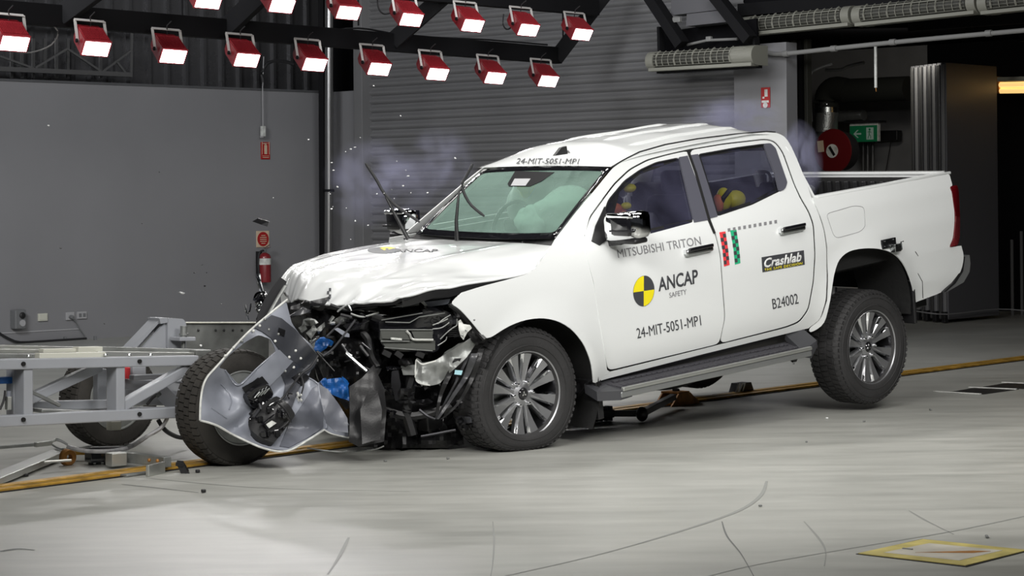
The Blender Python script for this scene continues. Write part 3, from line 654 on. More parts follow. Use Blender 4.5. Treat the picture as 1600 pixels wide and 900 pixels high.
gr = empty('floor_grating', 'black floor grating with white edge lines at the right', 'grating', Matrix.Identity(4))
MB().prism([fl(*p) for p in ((1484, 613.3), (1537, 616.5), (1592, 608.5), (1528, 605.6))], (0, 0, .004)).out('panel', 'black', gr)
MB().prism([fl(*p) for p in ((1536, 605), (1600, 608), (1660, 601), (1576, 598.6))], (0, 0, .004)).out('panel', 'black', gr)
for a, b_ in (((1460, 612.6), (1532, 616.8)), ((1514, 606), (1588, 609.2)), ((1566, 598.4), (1640, 601.6))):
    MB().bar(fl(*a) + Vector((0, 0, .006)), fl(*b_) + Vector((0, 0, .006)), .03, .006).out('edge_line', 'grime_white', gr)
def floor_line(pts, wd, m, lab, name='tyre_mark', cat='floor mark', grp=None):
    P = spline([fl(*p) for p in pts], 26); b = MB(); rows = []
    for i, p in enumerate(P):
        d = (P[min(i + 1, 26)] - P[max(i - 1, 0)]); nn = Vector((-d.y, d.x, 0)).normalized(); ww = wd * (.5 + .5 * math.sin(math.pi * min(1, (i + 1) / 20))) / 2
        rows.append([p + nn * ww + Vector((0, 0, .0012)), p - nn * ww + Vector((0, 0, .0012))])
    b.grid(rows); return tag(b.out(name, m), lab, cat, grp)
floor_line([(1198, 752), (1188, 775), (1150, 800), (1050, 834), (930, 868), (790, 900)], .022, 'mark_soft', 'long faint curved tyre mark across the front of the floor')
floor_line([(1128, 815), (1136, 838), (1158, 866), (1180, 905)], .008, 'mark', 'thin dark hooked crack in the floor left of the yellow hatch', 'floor_crack')
floor_line([(770, 815), (772, 845), (770, 880), (766, 905)], .008, 'mark_soft', 'thin upright crack in the floor at lower centre', 'floor_crack')
floor_line([(1640, 798), (1500, 828), (1340, 855), (1180, 883), (1090, 905)], .014, 'mark_soft', 'straight dark seam in the floor passing above the yellow hatch', 'floor_seam')
floor_line([(1256, 815), (1280, 842), (1290, 862), (1288, 885)], .010, 'mark_soft', 'short curved scratch left of the yellow hatch', 'floor_scratch')
floor_line([(1420, 798), (1450, 815), (1490, 835)], .010, 'mark_soft', 'short straight scratch above the yellow hatch', 'floor_scratch')
floor_line([(860, 600 + 80), (980, 671), (1130, 655), (1330, 645)], .012, 'mark_soft', 'faint dark line on the floor beside the truck shadow', 'floor_mark')
floor_line([(190, 757), (240, 762), (310, 770)], .014, 'mark', 'thin dark scuff on the floor below the broken black shard', 'floor_mark')
floor_line([(0, 862), (28, 858), (54, 860)], .03, 'mark', 'dark scuff on the floor at the lower left edge', 'floor_mark')
floor_line([(545, 840), (530, 870), (512, 898)], .016, 'mark_soft', 'faint slanting scuff on the floor at lower left', 'floor_mark')
floor_line([(210, 745), (400, 762), (640, 768)], .01, 'mark_soft', 'faint pale wheel trace on the floor below the torn bumper', 'floor_mark')
# ================================================================ the pickup truck
truck = empty('pickup_truck', 'white four door pickup truck with a crushed front, tail lifted off the floor', 'truck', TR.m.copy())
T_ = truck
S3 = lambda off=0.0: (lambda px, py: side(px, py, off))
def Sf(off=0.0, bed=False):
    def f(px, py):
        P = side(px, py, off, bed); return Vector((P.x, P.y - flare(P.x, P.z), P.z))
    return f
def mirror_part(o):
    me = o.data.copy(); c = o.copy(); c.data = me; C.objects.link(c)
    for v in me.vertices: v.co.y = -v.co.y
    me.flip_normals(); return c
# --- near side body panels
fender = rnd([(862, 384), (913, 367), (915, 392), (919, 412), (927, 440), (936, 497), (944, 552), (948, 578), (954, 581), (926, 598), (922, 597), (919, 567), (908, 538), (890, 515), (868, 501), (843, 496), (815, 500), (790, 511), (766, 528), (757, 528), (736, 502), (718, 482), (703, 474), (722, 457), (750, 448), (800, 435), (829, 427), (846, 407)], 12, 3, keep=(0, 1, 7, 8, 9, 10, 19, 23))
sheet('front_fender', fender, Sf(), 'white', T_, 7, .006)
gapF = [(913, 369), (923, 339), (960, 289), (984, 266), (1012, 251), (1045, 242), (1075.5, 235.5), (1086, 270), (1107, 345), (1117, 366), (1122, 386), (1125, 402), (1129.5, 465), (1132, 497), (1123.5, 537), (954, 578), (948.5, 574), (944.5, 552), (936, 497), (927.5, 439), (919.5, 412), (915.5, 392)]
winF = rnd([(927, 377), (950, 312), (975, 282), (1000, 264.5), (1025, 253), (1062, 245.5), (1084, 347), (1017, 365)], 5, 3)
sheet('front_door', rnd(gapF, 8, 3), Sf(.002), 'white', T_, 8, .008, [winF])
gapR = [(1077.5, 234.8), (1130, 226), (1196, 218.5), (1210, 222), (1222, 238), (1240, 288), (1250, 310), (1263, 332), (1270, 352), (1272.5, 398), (1270, 440), (1262, 483), (1248, 502), (1228, 510), (1125.5, 536.3), (1134, 497), (1131.5, 465), (1127, 401), (1124, 386), (1119, 365.5), (1109, 344.6), (1088, 269.5)]
winR = rnd([(1091, 240.5), (1150, 230), (1192, 224.5), (1203, 224), (1211, 231), (1229, 284), (1226, 294), (1216, 300), (1175, 320), (1121, 338)], 4, 3)
sheet('rear_door', rnd(gapR, 8, 3), Sf(.002), 'white', T_, 8, .008, [winR])
# cab side frame around the doors
cab = [(914.5, 366.5), (862, 384), (867, 374), (900, 331), (930, 296), (957, 262.5), (974, 251), (1000, 238), (1040, 226.5), (1090, 217.5), (1150, 210), (1200, 206), (1214, 207.5), (1226, 213), (1235, 226), (1246, 250), (1258, 280), (1268, 309), (1279, 334), (1287, 359), (1291, 386), (1291.5, 430), (1288, 470), (1279, 500), (1263, 513), (1100, 553), (926, 597.5), (955, 581), (1124, 539), (1229, 512.5), (1250, 504.5), (1264.5, 484.5), (1272.5, 440), (1275, 398), (1272.5, 351), (1265.5, 331), (1252.5, 309), (1242.5, 288), (1224.5, 237), (1212, 220), (1197, 216.2), (1130, 223.7), (1076, 232.8), (1045, 239.8), (1011, 248.7), (982.5, 264), (958, 287.5), (920.5, 338.5)]
sheet('cab_side_frame', rnd(cab, 8, 3, keep=(0, 1, 2, 24, 25, 26, 27)), Sf(), 'white', T_, 8, .006)
# dark seal behind the door gaps
seal = [(916, 370), (926, 342), (962, 292), (986, 268), (1014, 254), (1046, 244), (1196, 220), (1210, 224), (1222, 240), (1240, 290), (1264, 335), (1270, 360), (1272, 398), (1269, 440), (1260, 485), (1245, 501), (955, 575), (950, 570), (938, 500), (922, 415)]
hole = [(950, 372), (968, 300), (1000, 272), (1055, 252), (1190, 230), (1205, 240), (1222, 288), (1175, 314), (1100, 338)]
sheet('door_seal', [(914.5 - .5, 368)] + [(922.5, 337.5), (959.5, 287.5), (983.5, 264.3), (1011.5, 249.2), (1045, 240.4), (1076, 233.5), (1130, 224.3), (1197, 216.8), (1211.5, 220.8), (1223.8, 237.6), (1242, 288.2), (1265, 331.5), (1272, 351.4), (1274.5, 398), (1272, 440), (1264, 484), (1249.5, 503.8), (1229, 511.8), (1124, 538.5), (954, 580.2), (947, 575.5), (942.5, 552), (934.5, 497), (926, 440), (917.5, 412)], Sf(-.012), 'gap', T_, 12, .004, [hole])
# bed side
bed = [(1269.5, 309), (1320, 299), (1400, 282), (1466, 269), (1477, 268), (1484, 274), (1488, 289), (1487, 291), (1492, 340), (1489, 372), (1484, 386.5), (1502, 384), (1506.5, 400), (1503, 421), (1492, 440), (1474, 456), (1430, 472.5), (1427.5, 466), (1424, 447), (1414, 421), (1402, 403), (1388, 393), (1365, 387.5), (1341, 388), (1322, 393), (1308, 407), (1300, 432), (1292, 476), (1284, 508), (1266, 521), (1265, 513.5), (1281, 500), (1290, 470), (1293.5, 430), (1293, 386), (1289, 359), (1281, 334)]
bedside = sheet('bed_side', rnd(bed, 12, 3, keep=(0, 5, 6, 7, 10, 11, 16, 17, 32, 33, 34)), Sf(0, True), 'white', T_, 8, .008)
# far side: plain mirrored skin so the truck is whole from other places
def far_panel(name, pts, fn, m='white'):
    b = MB(); o = sheet(name, pts, lambda x, z: Vector((x, fn(z), z)), m, T_, .12, .006); return o
far_panel('cab_side_frame', [(.62, .0), (2.62, .0), (2.65, .80), (1.0, .80), (.5, .80), (.5, .1)], wz)
sheet('cab_side_frame', [(.62, .81), (1.15, 1.19), (2.4, 1.22), (2.62, 1.16), (2.66, .81)], lambda x, z: Vector((x, wz(z), z)), 'white', T_, .1, .006, 
      holes=[[(.85, .84), (1.2, 1.13), (1.66, 1.16), (1.60, .84)], [(1.74, .84), (1.78, 1.16), (2.36, 1.16), (2.45, .9), (2.3, .84)]])
far_panel('bed_side', [(2.66, .0), (2.68, .3), (2.8, .42), (3.1, .46), (3.4, .42), (3.58, .2), (3.6, .0), (4.0, .0), (4.15, .3), (4.15, .81), (2.67, .81)], wbed)
far_panel('front_fender', [(.5, .0), (.48, .2), (.35, .38), (.1, .43), (-.2, .36), (-.35, .3), (-.35, .6), (.0, .70), (.55, .76)], wz)
# --- glass
fw = lambda o: (lambda px, py: side(px, py, o))
sheet('front_side_glass', winF, fw(-.012), 'side_glass', T_, 12, 0)
sheet('rear_side_glass', winR, fw(-.012), 'side_glass', T_, 12, 0)
def ring(name, poly, wd, off, m, th=.006):
    n = len(poly); cx = sum(p[0] for p in poly) / n; cy = sum(p[1] for p in poly) / n; inn = []
    for i, p in enumerate(poly):
        a = Vector(poly[i - 1]); b_ = Vector(poly[(i + 1) % n]); t = (b_ - a).normalized(); q = Vector((-t.y, t.x)); p = Vector(p)
        if q.dot(Vector((cx, cy)) - p) < 0: q = -q
        inn.append(tuple(p + q * wd))
    return sheet(name, poly, fw(off), m, T_, 12, th, [inn])
ring('window_trim', winF, 2.2, .0035, 'black'); ring('window_trim', winR, 2.2, .0035, 'black')
sheet('pillar_cover', [(1061, 245.5), (1074.5, 243), (1088, 280), (1106.5, 343.5), (1085, 347.5)], fw(.008), 'pillar_grey', T_, 12, .012)
sheet('pillar_cover', [(1077.5, 242.5), (1091, 240.5), (1107, 290), (1121.5, 338), (1108.5, 341.5), (1090, 278)], fw(.008), 'pillar_grey', T_, 12, .012)
sheet('pillar_gap', [(1073.5, 236), (1077.2, 235.5), (1089.5, 270), (1110.5, 343.5), (1118.5, 364), (1115.5, 365), (1106.5, 344), (1086, 270)], fw(.0095), 'gap', T_, 12, .004)
sheet('quarter_cover', rnd([(1193, 224.5), (1204, 223.5), (1212, 231), (1230.5, 285), (1227, 295), (1218, 299.5), (1211, 271)], 3, 3), fw(.010), 'pillar_grey', T_, 8, .012)
# --- roof
rx = [1.10, 1.16, 1.25, 1.4, 1.6, 1.9, 2.2, 2.45, 2.6, 2.69]
rz = [1.186, 1.197, 1.207, 1.215, 1.222, 1.229, 1.232, 1.232, 1.225, 1.205]
def roofz(x, y):
    e = lerp_tab(rx, rz, x); h = .617 if x < 1.2 else .60
    k = min(1, max(0, (x - 1.08) / .25)) * min(1, max(.15, (2.74 - x) / .35))
    bk_ = .012 * noise.noise(Vector((x * 3.5, y * 3, 1))) * min(1, max(0, (x - 1.1) / .3))
    return e + (.105 * k) * max(0, 1 - (abs(y) / .63) ** 2.4) - .012 * (1 - k) * 0 + bk_ * max(0, 1 - (y / .6) ** 2)
rows = []
for i in range(33):
    x = 1.095 + (2.70 - 1.095) * i / 32
    hw = lerp_tab([1.09, 1.2, 1.5, 2.4, 2.6, 2.7], [.612, .60, .592, .578, .575, .56], x)
    rows.append([Vector((x + (.03 * (1 - (y) ** 2) if i == 0 else 0), hw * y, roofz(x, hw * y))) for y in [-1 + j / 12 for j in range(25)]])
roofo = MB().grid(rows).out('roof', 'white', T_, True, 50)
for s in (-1, 1):
    for (a, b_) in ((1.45, 2.5),):
        for yy in (.18, .40):
            pts = [Vector((a + (b_ - a) * k / 14, s * yy, roofz(a + (b_ - a) * k / 14, s * yy) - .002)) for k in range(15)]
            MB().tube(pts, [.001] + [.012] * 13 + [.001], 8).out('roof_rib', 'white', T_, True)
drip = [(957, 262), (974, 251.5), (1000, 238.5), (1040, 227), (1090, 218), (1150, 210.5), (1198, 206.5), (1212, 207.5)]
MB().tube([side(*p, .001) + Vector((0, .004, .004)) for p in drip], .0055, 6).out('drip_moulding', 'black', T_, True)
MB().tube([Vector((p.x, -p.y, p.z)) for p in [side(*p, .001) for p in drip]], .0055, 6).out('drip_moulding', 'black', T_, True)
# rear cab wall with window
b = MB()
sheet('cab_back', [(-.84, .2), (.84, .2), (.86, .80), (.66, 1.14), (.575, 1.20), (-.575, 1.20), (-.66, 1.14), (-.86, .80)], lambda y, z: Vector((2.67 - .03 * max(0, z - .8) / .4 * 0, y, z)), 'white', T_, .2, .02, [[(-.62, .86), (.62, .86), (.52, 1.12), (-.52, 1.12)]])
sheet('rear_window', [(-.62, .86), (.62, .86), (.52, 1.12), (-.52, 1.12)], lambda y, z: Vector((2.665, y, z)), 'side_glass', T_, .2, 0)
# --- windscreen and its black surround
def grid5(rows5, n, m):
    a = [spline(r, m) for r in rows5]; return [spline([a[j][i] for j in range(len(a))], n) for i in range(m + 1)]
ys5 = (-.68, -.34, 0, .34, .68)
bot = [TR.on(px, py, 1, y) for px, py, y in ((867, 373, -.68), (815, 376, -.34), (760, 375.5, 0), (705, 372, .34), (650, 366, .68))]
top = [TR.on(px, py, 1, y) for px, py, y in ((955.5, 261.5, -.6), (907, 261.5, -.3), (856, 262, 0), (805, 263, .3), (756, 265, .6))]
def ws(u, v, off=0.0):                              # u 0..1 near to far, v 0..1 bottom to top
    B_ = spline(bot, 20); T2 = spline(top, 20); i = min(19, int(u * 20)); f = u * 20 - i
    p = B_[i].lerp(B_[i + 1], f); q = T2[i].lerp(T2[i + 1], f); r = p.lerp(q, v)
    bow = .035 * (1 - (2 * u - 1) ** 2) + .02 * v * (1 - v) * 4
    n_ = Vector((-.52, 0, .85)); return r + n_ * (bow * .35 + off)
MB().grid([[ws(.035 + .93 * i / 20, .055 + .90 * j / 8) for i in range(21)] for j in range(9)]).out('windscreen', 'windscreen', T_, True, 60)
outer = [(i / 20, 0) for i in range(21)] + [(1, j / 6) for j in range(1, 6)] + [(1 - i / 20, 1) for i in range(21)] + [(0, 1 - j / 6) for j in range(1, 6)]
inner = rnd([(.045, .075), (.955, .075), (.958, .935), (.042, .935)], .05, 4)
sheet('windscreen_surround', outer, lambda u, v: ws(u, v, .003), 'black_gloss', T_, .09, .005, [inner], edge=False)
# sensor housing behind the glass, as outlined in black print
def wsp(px, py, off=0.0):
    lo = None
    for i in range(41):
        for j in range(21):
            P = ws(i / 40, j / 20, off)
            w_ = TR.m @ P; d = w_ - O; X = CX + FPX * (d.x - RO * d.z) / d.y; Y = CY + FPX * (-RO * d.x - d.z) / d.y
            e = (X - px) ** 2 + (Y - py) ** 2
            if lo is None or e < lo[0]: lo = (e, i / 40, j / 20)
    u, v = lo[1], lo[2]
    for it in range(8):
        def pr(u, v):
            d = (TR.m @ ws(u, v, off)) - O; return Vector((CX + FPX * (d.x - RO * d.z) / d.y, CY + FPX * (-RO * d.x - d.z) / d.y))
        p = pr(u, v); a = (pr(min(.999, u + .005), v) - p) / .005; b_ = (pr(u, min(.999, v + .005)) - p) / .005; e = Vector((px, py)) - p; D = a.x * b_.y - a.y * b_.x
        if abs(D) < 1e-6: break
        u = min(.99, max(.01, u + (e.x * b_.y - e.y * b_.x) / D)); v = min(.99, max(.01, v + (a.x * e.y - a.y * e.x) / D))
    return ws(u, v, off)
sen = sheet('sensor_cover', [wsp_ for wsp_ in ((805, 267), (793, 287), (795, 291), (828, 291), (846, 283), (866, 269))], lambda x, y: wsp(x, y, .004), 'frit', T_, 40, .002)
sheet('sensor_window', [(804, 279), (829, 279), (821, 290), (798, 290)], lambda x, y: wsp(x, y, .006), 'plate_grey', sen, 40, .001)
MB().box(TR.on(862, 290, 1, .0) + Vector((.14, 0, 0)), .03, .24, .075, .02).out('rear_view_mirror', 'black', T_)
# cowl
cw = [TR.on(px, py, 1, y) for px, py, y in ((868, 383, -.72), (815, 384, -.34), (760, 383, 0), (700, 380, .34), (640, 374, .72))]
MB().grid([[p + Vector((-.015, 0, -.012)) for p in spline(cw, 16)], [p + Vector((.03, 0, .012)) for p in spline(bot, 16)], [p + Vector((.15, 0, -.05)) for p in spline(bot, 16)]]).out('cowl', 'black', T_, True, 60)
# --- hood (crumpled), laid through five lengthwise section lines
HR = {-.80: [(862, 384), (845, 405), (826, 426), (740, 441), (680, 453), (628, 465)],
      -.45: [(822, 380), (780, 393), (715, 408), (640, 428), (585, 449), (548, 473)],
      0: [(760, 377), (700, 386), (635, 398), (570, 411), (505, 432), (474, 474)],
      .4: [(703, 374), (650, 380), (590, 390), (523, 404), (466, 424), (449, 466)],
      .72: [(640, 373), (607, 379), (560, 386), (510, 397), (462, 414), (437, 436)]}
rows5 = [[TR.on(a, b_, 1, y) for a, b_ in HR[y]] for y in (-.80, -.45, 0, .4, .72)]
G = grid5(rows5, 56, 64)
for i, r in enumerate(G):
    t = i / 64
    for j, p in enumerate(r):
        s = j / 56; a = max(0, t - .45) / .55
        q = Vector((p.x * 3.2, p.y * 3.2, 0)); n1 = noise.noise(q * 1.3 + Vector((5, 2, 0))); n2 = noise.noise(q * 3.1 + Vector((1, 9, 0)))
        ridge = 1 - abs(noise.noise(Vector((p.x * 2.4 + p.y * 1.2, p.y * 6.5, 4)))) * 2.4
        p.z += (.018 * n1 + .006 * n2) * (.15 + 1.1 * a) * (1 if 0 < i else 0) + .030 * a * max(0, ridge - .4)
        p.z += .012 * math.exp(-((s - .30) / .05) ** 2) * (1 - a) * min(1, t * 6) + .010 * math.exp(-((s - .78) / .05) ** 2) * (1 - a) * min(1, t * 6)
        if t > .8: p.x += .02 * noise.noise(Vector((s * 22, 1, 2))) * (t - .8) * 5
hood = MB().grid(G).out('hood', 'white', T_, True, 60)
md = hood.modifiers.new('thickness', 'SOLIDIFY'); md.thickness = .012; md.offset = -1
# hood underside lip and dark gap below it
def lipline(k): return [G[i][k] for i in range(0, 65, 2)]
lp = lipline(0)
MB().grid([[p + Vector((0, 0, -.010)) for p in lp], [p + Vector((.01, .015, -.035 - .03 * i / len(lp))) for i, p in enumerate(lp)], [p + Vector((.0, .12, -.07)) for p in lp]]).out('hood_inner_lip', 'black', T_, True)
fr5 = [p for p in G[64]]
MB().grid([[p + Vector((.004, 0, -.008)) for p in fr5], [p + Vector((.02, 0, -.03)) for p in fr5], [p + Vector((.12, 0, -.02)) for p in fr5]]).out('hood_inner_lip', 'black', T_, True)
# --- mirrors
def mirror_unit(s):
    c = TR.on(980, 353, 1, -1.035); c = Vector((c.x, s * 1.035, c.z))
    b = MB().box((c.x, c.y, c.z), .13, .25, .165, .035); b.xf(lambda v: Vector((v.x + (abs(v.y) - 1.03) * .18, v.y, v.z - .02 * ((v.y - c.y) / .12) * s * -1 * .4)))
    h_ = b.out('mirror_housing', 'chrome', T_, True, 50)
    b = MB().box((c.x - .058, c.y - s * .01, c.z + .005), .034, .185, .115, .012); b.out('cap_inset', 'black_gloss', h_, True, 50)
    MB().box((c.x - .066, c.y + s * .02, c.z - .022), .03, .19, .012, .004).out('signal_strip', 'alloy_dark', h_)
    MB().box((c.x - .055, c.y, c.z + .066), .04, .20, .03, .01).out('cap_rim', 'chrome', h_, True, 50)
    MB().box((c.x + .01, c.y - s * .01, c.z - .088), .11, .22, .03, .012).out('lower_shell', 'black', h_, True, 50)
    MB().box((c.x + .064, c.y, c.z), .006, .21, .13, .003).out('mirror_glass', 'side_glass', h_)
    MB().prism([(c.x - .04, s * .90, c.z - .075), (c.x + .05, s * .90, c.z - .06), (c.x + .05, s * .90, c.z - .115), (c.x - .03, s * .90, c.z - .12)], (0, s * .10, .01)).out('mirror_arm', 'black', h_)
    return h_
mirror_unit(-1); mirror_unit(1)
sheet('mirror_sail', [(925, 376), (931, 352), (945, 322), (951, 345), (952, 372), (938, 383)], fw(.012), 'black', T_, 12, .02)
# --- wipers flung up off the glass
def wiper(base, tip, blade, y, mirrored):
    P = TR.on(base[0], base[1], 1, y); Yd = (TR.m @ P).y
    q = lambda p: TR.dep(p[0], p[1], Yd - .05)
    a = [q(p) for p in (base,) + tip]
    h_ = MB().tube(a, [.014, .012, .007, .005][:len(a)], 8).out('wiper_arm', 'black', T_, True)
    MB().tube(spline([q(p) for p in blade], 14), [.006] + [.010] * 13 + [.006], 6).out('wiper_blade', 'cable', h_, True)
    return h_
wiper((638, 374), ((620, 340), (603, 308), (604, 304)), ((571, 255), (587, 279), (601, 303), (623, 325), (656, 347)), .60, 0)
wiper((714, 376), ((713, 345), (717, 300), (723, 290)), ((739, 256), (729, 275), (722, 291), (734, 318), (757, 338)), .28, 0)
MB().tube([TR.on(816, 381, 1, -.35), TR.on(819, 378, 1, -.35)], .012, 8).out('washer_jet', 'black', T_)
# roof fin and small tapes
P = TR.on(869, 240, 2, 1.235)
def rsurf(px, py, off=.002):
    z = 1.25
    for i in range(20): P = TR.on(px, py, 2, z); z = .6 * z + .4 * (roofz(min(2.7, max(1.09, P.x)), P.y) + off)
    return P
P = rsurf(869, 243)
MB().prism([P + Vector((-.02, -.012, 0)), P + Vector((.09, -.012, 0)), P + Vector((.085, -.012, .05)), P + Vector((.04, -.012, .045))], (0, .024, 0)).out('roof_fin', 'black', T_)
# --- lettering and decals
def text_mesh(txt, bold=0.0, sp=1.0):
    cu = bpy.data.curves.new('lettering', 'FONT'); cu.body = txt; cu.offset = bold; cu.space_character = sp; cu.resolution_u = 3
    o = bpy.data.objects.new('lettering', cu); C.objects.link(o); dg = bpy.context.evaluated_depsgraph_get(); dg.update()
    me = bpy.data.meshes.new_from_object(o.evaluated_get(dg)); bpy.data.objects.remove(o, do_unlink=True); return me
def decal(txt, p0, p1, upv, m, fn, name='lettering', bold=0.0, sp=1.0, parent=None):
    """p0, p1: left and right end of the baseline in photo pixels, upv: height of a capital"""
    me = text_mesh(txt, bold, sp); xs = [v.co.x for v in me.vertices]; x0, x1 = min(xs), max(xs); ch = .70
    p0, p1, upv = Vector(p0), Vector(p1), Vector(upv); bm_ = bmesh.new(); bm_.from_mesh(me)
    n = 24
    for k in range(1, n):
        bmesh.ops.bisect_plane(bm_, geom=bm_.verts[:] + bm_.edges[:] + bm_.faces[:], plane_co=(x0 + (x1 - x0) * k / n, 0, 0), plane_no=(1, 0, 0))
    for v in bm_.verts:
        q = p0 + (p1 - p0) * ((v.co.x - x0) / (x1 - x0)) + upv * (v.co.y / ch); v.co = fn(q.x, q.y)
    me2 = bpy.data.meshes.new(name); bm_.to_mesh(me2); bm_.free(); o = link(name, me2, m, parent or T_)
    md = o.modifiers.new('t', 'SOLIDIFY'); md.thickness = .0006; md.offset = 0; return o
sd = Sf(.0045)
decal('MITSUBISHI TRITON', (966, 403), (1096, 382), (-2.5, -13), 'letter_grey', sd)
decal('ANCAP', (1029, 455), (1091, 441.5), (-1, -21), 'letter', sd, bold=.018)
decal('SAFETY', (1046, 465.5), (1073, 459.5), (-.5, -8), 'letter_grey', sd)
decal('24-MIT-5051-MP1', (996, 529), (1096, 508), (-2, -16), 'letter', sd)
decal('B24002', (1208, 483), (1248, 474), (-2, -16), 'letter', sd)
def blotch(name, poly, m, off=.0045, parent=None, fn=None, step=10): return sheet(name, poly, fn or Sf(off), m, parent or T_, step, .0008)
def sector(cx, cy, rx_, ry_, a0, a1, sk=0):
    return [(cx, cy)] + [(cx + rx_ * math.cos(R(a)), cy + ry_ * math.sin(R(a)) + sk * rx_ * math.cos(R(a))) for a in [a0 + (a1 - a0) * k / 8 for k in range(9)]]
em = blotch('round_emblem', [(1006 + 16.6 * math.cos(R(a)), 454.7 + 24 * math.sin(R(a)) - .14 * 16 * math.cos(R(a))) for a in range(0, 360, 10)], 'letter', .004)
blotch('emblem_quarter', sector(1006, 454.7, 16.2, 23.6, 180, 270, -.14), 'yellow', .0052, em); blotch('emblem_quarter', sector(1006, 454.7, 16.2, 23.6, 0, 90, -.14), 'yellow', .0052, em)
cr = blotch('sticker', [(1190, 402), (1256, 391), (1257.5, 413.5), (1191.5, 425.5)], 'letter', .004)
sd2 = Sf(.0055)
decal('Crashlab', (1193, 418.2), (1252, 407.4), (2.2, -14), 'white_flat', sd2, bold=.03, parent=cr)
decal('THE SAFE DECISION', (1194.5, 423.8), (1253.5, 413.2), (.2, -3.9), 'yellow', sd2, bold=.006, sp=1.12, parent=cr)
for nm, x0, y0, mm in (('red', 1124, 363, 'tape_red'), ('green', 1141, 360, 'tape_green')):
    st = blotch('checker_strip', [(x0, y0), (x0 + 9.5, y0 - 1.5), (x0 + 13.5, y0 + 25), (x0 + 16, y0 + 51), (x0 + 7.5, y0 + 53.5), (x0 + 5, y0 + 27)], mm, .004); bb = bmesh.new()
    for k in range(8):
        a = k / 9 + .06; e = (k + 1) / 9 + .06; c0 = 0 if k % 2 else .5; c1 = c0 + .5
        def q(t, s): return (x0 + 7.5 * t + (9.5 - t) * s + 2.0 * math.sin(t * 3) * .4, y0 + 53 * t - 1.5 * s)
        vs_ = [bb.verts.new(Sf(.0056)(*q(t, s))) for t, s in ((a, c0), (a, c1), (e, c1), (e, c0))]; bb.faces.new(vs_)
        q_ = bmesh.ops.translate
    me = bpy.data.meshes.new('checks'); bb.to_mesh(me); bb.free(); link('checks', me, 'letter', st)
for k in range(10):
    x = 1137 + 8.1 * k; y = 359.5 - 1.42 * k; blotch('dash_mark', [(x, y - 2.5), (x + 4, y - 3.2), (x + 4.4, y + 1.8), (x + .4, y + 2.5)], 'letter_grey')


from mathutils.bvhtree import BVHTree
hb = bmesh.new(); hb.from_mesh(hood.data); HT = BVHTree.FromBMesh(hb)
def hsurf(px, py, off=.003):
    d = (TR.Rt @ ray(px, py)).normalized(); r = HT.ray_cast(TR.c, d); return (r[0] - d * .01 + Vector((0, 0, off * .2))) if r[0] else TR.on(px, py, 2, .79)
decal('ANCAP', (616, 393.8), (683, 393.8), (2, -4.6), 'letter', lambda x, y: hsurf(x, y), bold=.012)
he = blotch('round_emblem', [(606 - 6 + 26 * math.cos(R(a)), 391 + 5 * math.sin(R(a))) for a in range(0, 360, 15)], 'letter', fn=hsurf)
blotch('emblem_quarter', [(600, 391), (594, 387.5), (602, 386), (612, 386.5), (618, 388)], 'yellow', fn=lambda x, y: hsurf(x, y, .003) + Vector((-.003, -.003, .001)), parent=he)
rb_ = bmesh.new(); rb_.from_mesh(roofo.data); RT = BVHTree.FromBMesh(rb_)
def rhit(px, py):
    d = (TR.Rt @ ray(px, py)).normalized(); r = RT.ray_cast(TR.c, d); return (r[0] - d * .012) if r[0] else TR.on(px, py, 2, 1.23)
decal('24-MIT-5051-MP1', (806, 255.5), (903, 256), (3, -8.5), 'letter', rhit)
blotch('roof_tape', [(878, 235.5), (884, 236.5), (888, 234.5), (891, 238.5), (885, 237.5), (880, 239)], 'letter', fn=rhit)
ck = [(512, 461), (517, 461), (517, 464), (513, 464)]
bb = bmesh.new()
for (x, y) in ((514, 450), (511, 455), (514, 460), (511, 465)):
    vs_ = [bb.verts.new(hsurf(*p)) for p in ((x, y), (x + 3.4, y), (x + 3, y + 5), (x - .4, y + 5))]; bb.faces.new(vs_)
me = bpy.data.meshes.new('checks'); bb.to_mesh(me); bb.free(); link('checks', me, 'letter', T_)
# fuel flap: a fine groove line pressed in the bed side
ff = rnd([(1291, 334), (1334, 321.5), (1350, 323), (1352, 354), (1344, 362), (1308, 372), (1302, 367)], 6, 3)
ff = ff + [ff[0]]
fo = MB().tube([Sf(.0005, True)(*p) for p in ff], .0016, 5).out('fuel_flap_groove', 'letter_grey', T_)
for pts in (((1430, 393), (1434.5, 400)), ((1434, 427), (1441, 440), (1442, 466))):
    MB().tube([Sf(.0005, True)(*p) for p in pts], .0028, 5).out('panel_groove', 'gap', T_)
for pts in (((965, 505), (1040, 487), (1120, 470), (1127, 468)), ((1134, 468), (1190, 455), (1245, 443))):
    pass
# --- door handles
def handle(a, b_, hgt):
    P, Q = side(*a, .03), side(*b_, .03)
    h_ = MB().bar(P + Vector((0, .006, -.006)), Q + Vector((0, .006, -.004)), .028, hgt, (0, 0, 1), .010).out('door_handle', 'dull_chrome', T_, True, 50)
    d = (Q - P); A = P + d * .05 + Vector((0, -.010, .012)); B_ = P + d * .96 + Vector((0, -.010, .014))
    MB().bar(A, B_, .020, hgt * .55, (0, 0, 1), .006).out('grip_inset', 'black_gloss', h_, True, 50)
    for p in (P + d * .06, P + d * .92): MB().box(p + Vector((0, .018, 0)), .03, .04, hgt * .7, .004).out('handle_mount', 'chrome', h_)
    return h_
handle((1073, 394.5), (1114, 386), .040); handle((1221, 361), (1258, 353.5), .040)
